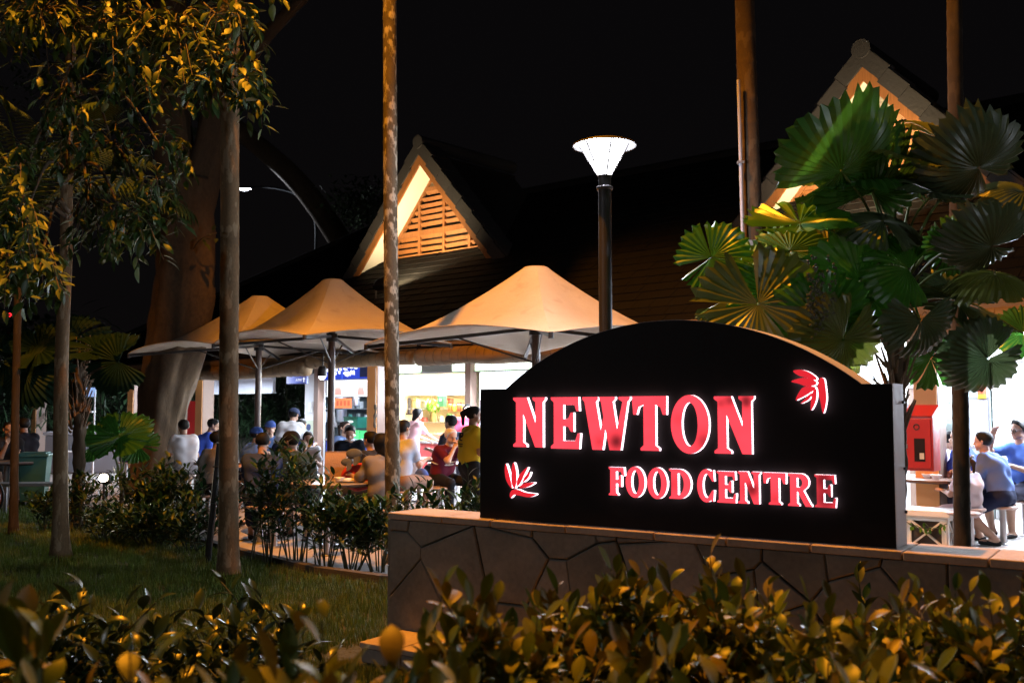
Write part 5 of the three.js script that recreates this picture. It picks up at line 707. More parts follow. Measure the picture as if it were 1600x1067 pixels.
person('person in dark navy top seated before the narrow white wall', { who: 'person in the dark navy top', px: 468, D: 21.5, kind: 'sit', yaw: PI - 0.2, lean: 0.1, shirt: [0.02, 0.035, 0.14], pants: [0.02, 0.02, 0.03], pantsLen: 1.8, scale: 1.06 });
person('long haired person in white top facing us beside the blue dado', { who: 'long haired person in white', px: 479, D: 16.8, kind: 'sit', yaw: 0.25, lean: 0.2, shirt: [0.6, 0.6, 0.63], pants: [0.03, 0.03, 0.05], hairStyle: 'long', hair: 'brown', headPitch: 0.25, skin: 1, scale: 0.94, hands: [[-0.06, 1.02, 0.28], [0.12, 0.80, 0.38]] });
person('person in light blue tee seated behind the thin parasol pole', { who: 'person in the light blue tee', px: 383, D: 16.3, kind: 'sit', yaw: PI / 2 + 0.5, lean: 0.25, shirt: [0.14, 0.26, 0.62], pants: [0.03, 0.03, 0.05], cap: [0.03, 0.06, 0.2], skin: 1 });
person('person with blue cap facing us behind the standing white shirt', { who: 'person with the blue cap', px: 419, D: 18.2, kind: 'sit', yaw: 0.4, lean: 0.1, shirt: [0.10, 0.16, 0.32], pants: [0.03, 0.03, 0.05], cap: [0.05, 0.09, 0.28], skin: 1, scale: 1.05 });
person('person in olive jacket seated between the grey polo and the white shirt', { who: 'person in the olive jacket', px: 432, D: 14.2, kind: 'sit', yaw: PI - 0.7, lean: 0.35, shirt: [0.045, 0.04, 0.02], sleeve: 1.5, pants: [0.03, 0.03, 0.03], pantsLen: 1.8, headPitch: 0.35 });
person('person in black polo with white collar looking down at the food', { who: 'person in the black polo', px: 546, D: 16.6, kind: 'sit', yaw: 0.12, lean: 0.25, wide: 1.08, shirt: [0.012, 0.016, 0.025], collar: [0.7, 0.7, 0.72], pants: [0.02, 0.02, 0.03], headPitch: 0.5, skin: 0, hands: [[-0.2, 0.80, 0.3], [0.14, 0.82, 0.36]], scale: 1.04 });
person('person in blue patterned top behind the black polo, facing right', { who: 'person in the blue patterned top', px: 533, D: 18.2, kind: 'sit', yaw: 0.9, lean: 0.1, shirt: [0.12, 0.18, 0.34], pants: [0.03, 0.03, 0.05], hairStyle: 'tail', hair: 'brown', skin: 1, scale: 1.05 });
person('person with dark bob in beige top seated with back turned left of the mottled trunk', { who: 'person with the dark bob', px: 598, D: 11.7, kind: 'sit', yaw: PI + 0.55, lean: 0.08, shirt: [0.2, 0.18, 0.17], sleeve: 0.8, pants: [0.03, 0.03, 0.04], pantsLen: 1.9, hairStyle: 'bob', hands: [[-0.12, 0.84, 0.42], [0.22, 0.82, 0.40]], skin: 0 });
person('dark haired person beyond the bob, only the head showing', { who: 'dark haired person beyond the bob', px: 588, D: 13.3, kind: 'sit', yaw: PI + 0.9, lean: 0.2, shirt: [0.03, 0.03, 0.035], pants: [0.03, 0.03, 0.04] });
person('person in white shirt with dark number print right behind the mottled trunk', { who: 'person with the number print', px: 622, D: 14.2, kind: 'sit', yaw: PI / 2 + 1.0, lean: 0.12, shirt: [0.45, 0.5, 0.62], pants: [0.26, 0.17, 0.13], print: [[-0.03, 0.03, 0.05, 0.012], [-0.03, -0.03, 0.05, 0.012], [-0.055, 0, 0.012, 0.06], [-0.005, 0, 0.012, 0.06], [0.045, 0, 0.014, 0.075]], printColor: [0.02, 0.03, 0.05], scale: 1.1, skin: 1 });
person('person in pink top ordering at the cream stall counter', { px: 643, D: 19.4, kind: 'stand', yaw: PI / 2 + 0.55, lean: 0.15, shirt: [0.72, 0.42, 0.46], sleeve: 0.7, pants: [0.45, 0.4, 0.42], pantsLen: 1.9, hairStyle: 'bob', hands: [[-0.1, 1.05, 0.5], [0.2, 1.05, 0.45]], headPitch: 0.2, skin: 1, scale: 0.96 });
person('grey haired person in maroon striped polo with hands at the mouth', { who: 'grey haired person', px: 689, D: 15.3, kind: 'sit', yaw: 0.75, lean: 0.32, wide: 1.06, shirt: [0.10, 0.012, 0.025], stripe: [0.55, 0.75], pants: [0.012, 0.012, 0.015], pantsLen: 1.9, hair: 'grey', headPitch: 0.2, hands: [[-0.04, 1.02, 0.36], [0.07, 1.01, 0.35]], elbow: [0.6, -1, 0.3], skin: 1, scale: 1.02 });
person('black haired person in dark shirt behind the grey haired one', { who: 'black haired person in the dark shirt', px: 712, D: 17.0, kind: 'sit', yaw: PI + 0.9, lean: 0.15, shirt: [0.03, 0.04, 0.07], pants: [0.02, 0.02, 0.03], scale: 1.14 });
person('standing person in red shirt facing us at the cream stall', { px: 729, D: 20.2, kind: 'stand', yaw: 0.3, lean: 0.0, shirt: [0.62, 0.06, 0.11], pants: [0.03, 0.03, 0.05], pantsLen: 1.9, hairStyle: 'side', skin: 1 });
person('standing person in yellow printed tee with dark ponytail by the sign edge', { px: 733, D: 12.6, kind: 'stand', yaw: PI / 2 + 0.4, lean: 0.06, shirt: [0.5, 0.36, 0.02], hem: 0.04, pants: [0.02, 0.02, 0.022], pantsLen: 1.9, hairStyle: 'tail', headYaw: -0.05, print: [[-0.055, 0.02, 0.02, 0.10], [0.02, 0.065, 0.09, 0.02], [0.02, -0.025, 0.09, 0.02], [-0.018, 0.02, 0.02, 0.10], [0.058, 0.02, 0.02, 0.10], [0.02, 0.02, 0.035, 0.04], [0, -0.075, 0.15, 0.012], [0, -0.105, 0.13, 0.012]], hands: [[-0.22, 0.98, 0.28], [0.22, 0.98, 0.30]], scale: 0.965, skin: 0 });
// far left
person('person in white shirt seated beside the big trunk foot', { who: 'person in white beside the big trunk', px: 289, D: 17.6, kind: 'sit', yaw: PI + 0.6, lean: 0.3, shirt: [0.72, 0.72, 0.76], pants: [0.4, 0.4, 0.44], scale: 1.1 });
person('person in royal blue shirt seated before the orange column', { who: 'person in royal blue', px: 305, D: 19.4, kind: 'sit', yaw: PI / 2 + 0.4, lean: 0.4, shirt: [0.05, 0.10, 0.50], pants: [0.04, 0.07, 0.3], scale: 1.12, headPitch: 0.3 });
person('person with pale cap and blue shirt left of the orange column by the big trunk', { who: 'person with the pale cap', px: 196, D: 22.0, kind: 'sit', yaw: PI / 2, lean: 0.3, shirt: [0.14, 0.22, 0.6], pants: [0.04, 0.05, 0.1], cap: [0.5, 0.55, 0.65], skin: 1 });
person('person in black top at the far left edge with hand at the mouth', { who: 'person in black at the left edge', px: 8, D: 17.3, kind: 'sit', yaw: 0.6, lean: 0.15, shirt: [0.012, 0.012, 0.014], pants: [0.02, 0.02, 0.02], hands: [[-0.05, 0.98, 0.3], [0.1, 0.85, 0.35]], skin: 0, scale: 1.05 });
person('person in black tee with back turned behind the green bin', { who: 'person behind the green bin', px: 38, D: 18.0, kind: 'sit', yaw: PI + 0.9, lean: 0.15, shirt: [0.015, 0.015, 0.02], pants: [0.02, 0.02, 0.03], skin: 2, scale: 1.1 });
// right table
person('ponytailed person in white top eating beside the hose cabinet', { who: 'ponytailed person in white', px: 1474, D: 13.4, kind: 'sit', yaw: 0.95, lean: 0.2, shirt: [0.66, 0.66, 0.68], pants: [0.3, 0.16, 0.1], hairStyle: 'tail', headPitch: 0.15, skin: 1, hands: [[-0.12, 0.86, 0.40], [0.12, 0.84, 0.42]], pantsLen: 1.2 });
person('person in navy polo seated behind the dark ringed trunk', { who: 'person in the navy polo', px: 1519, D: 12.6, kind: 'sit', yaw: PI + 0.75, lean: 0.16, wide: 1.1, shirt: [0.04, 0.07, 0.36], collar: [0.04, 0.07, 0.34], pants: [0.06, 0.06, 0.1], scale: 1.04, feet: [[-0.22, 0.085, 0.22], [0.16, 0.085, 0.1]] });
person('small child in white flowered dress with pale blue hair bow', { who: 'child in the white dress', px: 1518, D: 11.75, kind: 'sit', yaw: PI + 0.35, lean: 0.05, shirt: [0.62, 0.55, 0.6], pants: [0.6, 0.54, 0.58], hairStyle: 'tail', hair: 'brown', bow: [0.5, 0.62, 0.85], scale: 0.80, skin: 1, pantsLen: 0.8 });
person('person in slate blue tee leaning forward with back to us on the right', { who: 'person in the slate blue tee', px: 1569, D: 12.0, kind: 'sit', yaw: -PI / 2 - 0.75, lean: 0.3, wide: 1.06, shirt: [0.11, 0.17, 0.38], pants: [0.015, 0.02, 0.05], pantsLen: 0.95, scale: 1.03, skin: 1, feet: [[-0.12, 0.085, 0.30], [0.22, 0.085, 0.02]] });
person('person with glasses and blue tee pointing at the right edge', { who: 'person with glasses', px: 1604, D: 12.8, kind: 'sit', yaw: -PI / 2 + 0.35, lean: 0.05, shirt: [0.08, 0.16, 0.45], pants: [0.03, 0.03, 0.05], hairStyle: 'side', glasses: true, scale: 1.1, skin: 0, hands: [[-0.10, 1.16, 0.34], [0.15, 0.82, 0.36]] });

// ---------- trunks ----------
const frondGeo = (() => { rnd = mulberry(40); const path = new THREE.CatmullRomCurve3([V(0, 0, 0), V(0, 0.55, 0.6), V(0, 0.7, 1.4), V(0, 0.35, 2.2)]); const gs = [tube(path.getPoints(8), (q) => 0.025 - 0.02 * q, 10, 5)]; for (let i = 2; i < 40; i++) { const q = i / 40, p = path.getPointAt(q), T = path.getTangentAt(q); for (const s of [-1, 1]) { const d = V(s, -0.35, 0).addScaledVector(T, 0.8); gs.push(leafGeo(0.55 * Math.sin(Math.PI * (0.12 + 0.8 * q)) + 0.1, 0.045, { rows: 3, curl: 0.3 }).applyMatrix4(aim(p, d))); } } return M(gs); })();
const frondMat = leafy([0.04, 0.075, 0.02], 0.5, 0.25);
function palmTrunk(label, pxs, D, wpx, mat, ring, top = 10.5) {
  const pts = pxs.map(([x, y]) => P(x, y, D)); pts[0].y = 0; const last = pts[pts.length - 1], prev = pts[pts.length - 2]; const d = last.clone().sub(prev).normalize(); pts.push(last.clone().addScaledVector(d, (top - last.y) / d.y)); const b = pts[0].clone();
  const t = thing('palm_tree', label, 'palm tree', b.clone()); const loc = pts.map((p) => p.clone().sub(b)); const r0 = wpx / F * D / 2; rnd = mulberry(Math.round(pxs[0][0]));
  const L = top; const rings = []; let y = 0.1; while (y < L) { rings.push(y); y += ring * R(0.75, 1.25); }
  const seg = Math.ceil(L / 0.022); const rad = (q, a) => { const h = q * L; let k = r0 * (1.06 - 0.14 * q + 0.35 * Math.exp(-h * 5)); for (const r of rings) { const e = (h - r) / 0.022; if (Math.abs(e) < 4) k += r0 * 0.055 * Math.exp(-e * e * 0.5) * (e < 0 ? 1 : 0.5); } return k * (1 + 0.025 * Math.sin(a * 3 + h * 0.9) + 0.02 * Math.sin(a * 7 - h * 2.3)); };
  part('trunk', tube(loc, rad, seg, 18), mat, t);
  const tp = loc[loc.length - 1]; part('crownshaft', lathe([[0, -0.1], [r0 * 0.85, -0.1], [r0 * 1.0, 0.3], [r0 * 0.5, 1.0], [0, 1.05]], 16).translate(tp.x, tp.y, tp.z), std([0.06, 0.10, 0.03], 0.5), t);
  for (let i = 0; i < 11; i++) { const f = part('frond', frondGeo, frondMat, t); f.position.set(tp.x, tp.y + 0.8 + R(0, 0.2), tp.z); f.rotation.set(R(-0.5, 0.2), i * 2.399 + R(-0.2, 0.2), 0, 'YXZ'); }
  return t;
}
palmTrunk('palm with smooth ringed trunk left of the parasols, in front of their canopies', [[356, 895], [357, 600], [359, 300], [360, 0]], 9.8, 28, MAT.palm, 0.33, 14.5);
palmTrunk('palm with lichen mottled trunk behind the left end of the stone wall', [[614, 810], [612, 600], [610, 300], [609, 0]], 10.6, 22, MAT.lichen, 0.4, 10.2);
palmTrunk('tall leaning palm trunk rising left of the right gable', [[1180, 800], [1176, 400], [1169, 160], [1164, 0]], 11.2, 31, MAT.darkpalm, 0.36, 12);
palmTrunk('palm with closely ringed dark trunk at the right in front of the diners', [[1504, 865], [1499, 500], [1495, 250], [1492, 0]], 9.2, 23, MAT.blackpalm, 0.15);  // leaf shade on this trunk is put into its darker bark tint
{ // conduit that climbs the leaning trunk
  const t = thing('conduit', 'thin pale conduit running up the leaning palm trunk', 'pipe', P(1161, 384, 11.05)); const q = P(1154, 125, 11.05).sub(t.position); part('pipe', cyl(V(0, 0, 0), q, 0.02, 0.02, 8), std([0.28, 0.28, 0.32], 0.5), t); part('clip', box(0.07, 0.03, 0.06, q.x * 0.5, q.y * 0.5, 0), MAT.steel, t); part('clip', box(0.3, 0.06, 0.1, 0.1, q.y * 0.02, -0.06), MAT.steel, t); }

// big old tree behind the parasols
const leafClump = (n, sx, L, W, seed, opt = {}) => { rnd = mulberry(seed); const gs = []; for (let i = 0; i < n; i++) gs.push(leafGeo(L * R(0.7, 1.2), W * R(0.8, 1.2), { rows: 2, ...opt }).applyMatrix4(aim(V(R(-1, 1) * sx, R(-0.7, 0.7) * sx, R(-1, 1) * sx), V(R(-1, 1), R(-0.8, 0.5), R(-1, 1))))); return M(gs); };
{
  const D = 19.2, b = P(243, 770, D).setY(0); const t = thing('big_tree', 'massive old tree with forked brown trunk behind the left parasols', 'tree', b); const q = (x, y, dz = 0) => P(x, y, D + dz).sub(b);
  const flute = (h, a) => 1 + 0.09 * Math.sin(a * 4 + h * 0.6) + 0.06 * Math.sin(a * 7 - h * 0.8) + 0.045 * Math.sin(a * 13 + h * 1.3 + Math.sin(h * 3)) + 0.02 * Math.sin(h * 9 + a * 5);
  part('trunk', tube([V(0, 0, 0), q(247, 690), q(257, 618), q(273, 555), q(285, 480), q(290, 400), q(292, 340), q(296, 280)], (s, a, p) => (0.42 + 0.13 * ss(1.4, 3.2, p.y) - 0.06 * ss(3.6, 6, p.y) + 0.16 * Math.exp(-p.y * 3)) * flute(p.y, a), 80, 36), MAT.bark, t);
  part('limb', tube([q(288, 350), q(276, 260), q(266, 170), q(262, 60), q(268, -120)], (s, a, p) => (0.42 - 0.16 * s) * flute(p.y, a), 40, 18), MAT.bark, t);
  part('limb', tube([q(300, 350), q(322, 260), q(342, 170), q(352, 60), q(376, -140)], (s, a, p) => (0.36 - 0.14 * s) * flute(p.y, a), 40, 18), MAT.bark, t);
  part('limb', tube([q(352, 150), q(400, 75), q(440, 30), q(500, -30), q(600, -120)], (s) => 0.16 - 0.07 * s, 30, 10), MAT.bark, t);
  const cl = leafClump(26, 0.55, 0.2, 0.09, 61), ms = []; rnd = mulberry(62); for (let i = 0; i < 130; i++) { const p = q(R(120, 640), R(-420, -60), R(-5, 4)); ms.push(new THREE.Matrix4().makeRotationY(R(0, 6)).setPosition(p)); } many('leaves', cl, leafy([0.03, 0.055, 0.012], 0.5, 0.25), ms, t);
  const sp = []; for (const [x, y] of [[316, 372], [324, 366], [332, 362], [330, 376], [338, 372], [322, 380], [310, 374]]) sp.push(aim(q(x, y, -0.9), V(R(-1, 1), R(-0.8, 0.6), R(0.2, 1)))); for (const m of sp) put(part('leaf', leafGeo(0.2, 0.08), leafy([0.08, 0.10, 0.02], 0.45, 0.3), t), m);
  part('twig', tube([q(300, 390, -0.5), q(316, 372, -0.85), q(338, 364, -0.9)], 0.012, 12, 5), MAT.twig, t);
}
{ // dark leaning tree behind the roof
  const D = 40, b = P(640, 700, D).setY(0), q = (x, y) => P(x, y, D).sub(b); const t = thing('leaning_tree', 'dark leaning tree far behind the roof between lamp and left gable', 'tree', b); part('trunk', tube([V(0, 0, 0), q(600, 500), q(540, 390), q(470, 290), q(400, 225), q(300, 150)], (s) => 0.6 - 0.25 * s, 40, 12), MAT.bark, t);
  const cl = leafClump(26, 0.8, 0.3, 0.14, 71), ms = []; rnd = mulberry(72); for (let i = 0; i < 40; i++) ms.push(new THREE.Matrix4().makeRotationY(R(0, 6)).setPosition(q(R(535, 600), R(300, 345)).add(V(0, 0, R(-2, 2))))); for (let i = 0; i < 160; i++) ms.push(new THREE.Matrix4().makeRotationY(R(0, 6)).setPosition(q(R(60, 330), R(-50, 200)).add(V(0, 0, R(-3, 3))))); many('leaves', cl, leafy([0.03, 0.055, 0.015], 0.5, 0.25), ms, t);
}
{ // dark garden beyond the open bays
  rnd = mulberry(81); const cl = leafClump(40, 0.5, 0.32, 0.09, 82), fl = leafClump(30, 0.6, 0.7, 0.06, 83);
  for (const [px, D, h, w, lab, n] of [[455, 32, 3.2, 1.5, 'dark green bush beyond the open bay under the blue hanging sign', 46], [392, 33, 2.8, 1.5, 'dark green bush beyond the open bay behind the blue tee', 40], [262, 33, 3.2, 2.0, 'dark palm like bush beyond the bay left of the big trunk', 46], [165, 31, 2.6, 1.6, 'dark bush behind the pale blue rack', 40], [60, 30, 3.0, 1.8, 'dark bush behind the far left column', 46]]) { const b = GX(px, D), t = thing('bush', lab, 'bush', b); const ms = []; for (let i = 0; i < n; i++) ms.push(new THREE.Matrix4().makeRotationY(R(0, 6)).setPosition(V(R(-1, 1) * w, R(0.2, 1) * h, R(-1, 1) * w * 0.6))); many('leaves', px % 2 ? cl : fl, leafy([0.035, 0.075, 0.03], 0.4, 0.3), ms, t); const st = []; for (let i = 0; i < 7; i++) { const x = R(-1, 1) * w * 0.7; st.push(cyl(V(x * 0.5, 0, 0), V(x, h * 0.8, R(-0.4, 0.4)), 0.03, 0.012, 6)); } part('stems', M(st), MAT.stem, t); }
  const t = thing('tree_belt', 'black mass of trees far behind the pavilion', 'trees', V(0, 0, -62)); delete t.userData.group; t.userData.kind = 'stuff'; const ms = []; for (let i = 0; i < 300; i++) { const x = R(-70, 70); ms.push(new THREE.Matrix4().makeScale(4, 4, 4).setPosition(V(x, R(0.5, 7 + 3 * Math.sin(x * 0.13) + 2 * Math.sin(x * 0.31)), R(-6, 6)))); } many('leaves', cl, leafy([0.03, 0.05, 0.02], 0.6, 0.2), ms, t);
}

// ---------- fan palm beside the sign ----------
function fanGeo(seed, { n = 30, span = 5.9, cup = 0.12, pleat = 0.05, droop = 0.15, tear = 0 } = {}) {
  rnd = mulberry(seed); const pos = [], uv = [], idx = [], st = [0.03, 0.25, 0.5, 0.75, 0.93, 1.0], wob = R(0, 6), K = st.length;
  for (let i = 0; i <= 2 * n; i++) { const a = -span / 2 + span * i / (2 * n), odd = i % 2, len = (1 - 0.10 * Math.pow(Math.abs(a) / (span / 2), 3)) * (1 + 0.03 * Math.sin(a * 5 + wob)); for (let j = 0; j < K; j++) { let r = st[j] * len; if (j === K - 1) r = (odd ? 1.0 : i % 6 === 0 ? 0.84 : 0.93) * len * R(0.97, 1.02); if (j === K - 2) r = (i % 6 === 0 ? 0.83 : 0.91) * len; const z = (odd ? 1 : -1) * pleat * Math.pow(st[j], 0.8) * 0.5 + cup * r * r + 0.05 * r * r * Math.sin(a * 2 + wob) - droop * Math.pow(r, 3) * (0.5 + 0.5 * Math.cos(a)) - (st[j] > 0.9 ? R(0, 0.05) : 0); pos.push(r * Math.sin(a), r * Math.cos(a), z); uv.push(i / 4, st[j]); } }
  for (let i = 0; i < 2 * n; i++) { if (tear && rnd() < tear) continue; for (let j = 0; j < K - 1; j++) { const A = i * K + j, B2 = A + K; idx.push(A, B2, A + 1, A + 1, B2, B2 + 1); } }
  const g = new THREE.BufferGeometry(); g.setAttribute('position', new THREE.Float32BufferAttribute(pos, 3)); g.setAttribute('uv', new THREE.Float32BufferAttribute(uv, 2)); g.setIndex(idx); return toCreasedNormals(g, 0.35);
}
const FAN = [fanGeo(1, { tear: 0.02, droop: 0.25 }), fanGeo(2, { cup: 0.35, n: 28, droop: 0.5, tear: 0.03 }), fanGeo(3, { cup: -0.15, n: 32, droop: 0.5, tear: 0.03 }), fanGeo(4, { cup: 0.1, n: 26, span: 4.6, droop: 0.75, tear: 0.04 })];
const fanMats = [leafy([0.06, 0.21, 0.018], 0.32, 0.52), leafy([0.04, 0.14, 0.018], 0.34, 0.46), leafy([0.11, 0.13, 0.02], 0.35, 0.38), leafy([0.05, 0.075, 0.03], 0.38, 0.25), Object.assign(leafy([0.006, 0.020, 0.009], 0.6, 0.2), { specularIntensity: 0.15 })];
function fanPalm(name, label, base, crown, list, trunkR, shed) {
  const t = thing(name, label, 'fan palm', base); const cw = crown.clone().sub(base); rnd = mulberry(list.length);
  part('trunk', tube([V(0, 0, 0), cw.clone().multiplyScalar(0.5).add(V(0.03, 0, 0)), cw], (s, a) => trunkR * (1 + 0.12 * Math.sin(a * 3 + s * 20) + 0.1 * Math.sin(s * 70)), 60, 12), MAT.bark, t);
  const fb = []; for (let i = 0; i < shed; i++) { const q = R(0.55, 1.0), a = R(0, 6.3), p = cw.clone().multiplyScalar(q).add(V(Math.cos(a) * trunkR, 0, Math.sin(a) * trunkR)); const e = p.clone().add(V(Math.cos(a) * R(0.03, 0.12), R(0.05, 0.35), Math.sin(a) * R(0.03, 0.12))); fb.push(cyl(p, e, 0.018, 0.006, 5)); } if (fb.length) part('fibre_sheath', M(fb), std([0.16, 0.10, 0.06], 0.9), t);
  for (const [px, py, D, rpx, n, roll, g, m] of list) { const c = P(px, py, D), rr = rpx / F * D, w = c.clone().sub(base); const f = part('fan_leaf', FAN[g], fanMats[m], t); put(f, aim(w, V(...n), V(Math.sin(roll), Math.cos(roll), 0.1), rr)); const mid = cw.clone().lerp(w, 0.5).add(V(0, 0.12 + Math.abs(w.y - cw.y) * 0.12, 0)); part('petiole', tube([cw.clone().add(V(R(-0.03, 0.03), R(-0.1, 0.05), R(-0.03, 0.03))), mid, w.clone().addScaledVector(V(...n).normalize(), -0.01)], (s) => 0.016 - 0.008 * s, 20, 6), std([0.09, 0.12, 0.03], 0.45), t); }
  return t;
}
{
  const D = 8.1, base = P(1394, 800, D).setY(0), crown = P(1398, 470, D);
  const fp = fanPalm('fan_palm', 'big fan palm with round pleated green leaves behind the right end of the sign', base, crown, [
    [1112, 402, 7.9, 66, [-0.35, 0.25, 0.9], 1.2, 0, 0], [1185, 475, 7.6, 106, [-0.15, 0.35, 0.95], 2.9, 1, 2], [1205, 455, 8.3, 84, [0.1, 0.2, 0.9], -0.6, 0, 0],
    [1345, 440, 7.7, 97, [0.25, -0.1, 0.95], -1.9, 0, 0], [1285, 500, 7.5, 92, [-0.1, -0.15, 1.0], 3.0, 2, 0], [1318, 530, 7.4, 83, [0.2, -0.2, 1.0], -2.7, 2, 2],
    [1342, 258, 7.9, 104, [-0.1, 0.9, 0.4], 0.3, 2, 1], [1315, 268, 7.5, 114, [0.05, -0.8, 0.5], 0.5, 2, 1], [1405, 240, 7.6, 81, [0.25, 0.85, 0.42], -0.5, 0, 2],
    [1530, 262, 7.4, 90, [0.2, -0.7, 0.6], -0.8, 2, 3], [1465, 215, 8.0, 62, [0.35, 0.6, 0.6], -0.3, 1, 2], [1250, 348, 7.8, 97, [-0.25, 0.85, 0.45], 0.9, 1, 0], [1235, 392, 8.4, 70, [-0.2, 0.6, 0.7], 1.1, 0, 1],
    [1295, 385, 8.6, 92, [-0.1, 0.5, 0.9], 0.5, 1, 3], [1380, 345, 7.6, 74, [0.1, 0.6, 0.6], 0.0, 2, 3], [1490, 385, 7.9, 50, [-0.5, -0.1, 0.8], -1.2, 0, 0], [1550, 385, 7.3, 74, [0.2, -0.7, 0.6], -1.4, 2, 3],
    [1555, 428, 7.7, 70, [0.1, 0.85, 0.4], -1.6, 2, 2], [1440, 500, 7.4, 65, [0.1, -0.1, 1.0], 3.1, 3, 3], [1455, 560, 8.5, 53, [0.1, -0.25, 0.9], -2.4, 1, 1],
    [1545, 560, 7.8, 69, [0.05, -0.3, 0.9], -2.2, 2, 3], [1600, 520, 8.6, 48, [0, 0.3, 0.9], -1.8, 0, 1], [1275, 560, 8.5, 64, [-0.2, -0.2, 0.9], 2.6, 3, 1], [1600, 300, 7.9, 64, [0.3, 0.6, 0.6], -1.1, 2, 3], [1130, 470, 8.5, 58, [-0.3, 0.3, 0.9], 2.0, 3, 2], [1460, 300, 7.6, 70, [0.3, 0.7, 0.5], -0.9, 1, 3], [1365, 300, 7.7, 101, [0.1, -0.75, 0.6], 0.1, 3, 1], [1420, 420, 7.5, 66, [0.3, 0.2, 0.9], -1.4, 3, 0], [1240, 530, 7.9, 77, [-0.2, 0.1, 0.9], 2.5, 3, 2], [1500, 470, 8.2, 70, [0.3, 0.5, 0.7], -1.3, 1, 3], [1180, 400, 8.5, 62, [-0.2, 0.8, 0.5], 0.9, 1, 1]], 0.065, 60);
  // hanging fruit strings
  rnd = mulberry(52); const fr = []; for (let s = 0; s < 6; s++) { const x = R(1262, 1300), y0 = R(400, 440); for (let i = 0; i < 22; i++) fr.push(new THREE.IcosahedronGeometry(0.011, 1).translate(...P(x + R(-8, 8), y0 + i * R(3.5, 5), 7.35).sub(base).toArray())); } part('fruit_strings', M(fr), std([0.05, 0.05, 0.03], 0.35), fp, 'stuff');
}
{ const base = GX(118, 13.6), crown = P(122, 560, 13.6); fanPalm('fan_palm', 'dark fan palm with shaggy trunk at the left behind the slim trunk', base, crown, [[60, 545, 13.4, 62, [-0.2, 0.7, 0.7], 0.9, 1, 4], [150, 545, 13.2, 66, [0.1, 0.8, 0.5], -0.3, 1, 4], [185, 565, 13.0, 52, [0.3, 0.2, 0.9], -2.0, 3, 4], [40, 580, 13.2, 60, [-0.3, 0.3, 0.8], 1.7, 2, 4], [110, 530, 14, 60, [0, 0.6, 0.8], 0.2, 0, 4], [10, 560, 14, 60, [0, 0.4, 0.8], 1.2, 3, 4]], 0.08, 110); }  // tree crown shade is put into the near black leaf colour
{ const base = GX(185, 14.2); fanPalm('fan_palm', 'low fan palm with one wide dark green leaf before the big trunk', base, P(188, 735, 14.2), [[186, 682, 14.1, 56, [0, 0.55, 0.8], 0.1, 1, 1], [150, 690, 14.3, 40, [-0.3, 0.5, 0.8], 0.9, 0, 1], [215, 695, 14.4, 36, [0.3, 0.5, 0.8], -0.9, 0, 1]], 0.03, 0); }
{ const base = GX(36, 13.0); palmTrunk('thin dark trunk at the far left in front of the green bin', [[22, 770], [23, 640], [25, 560]], 13.0, 12, MAT.blackpalm, 0.3, 3.2); }

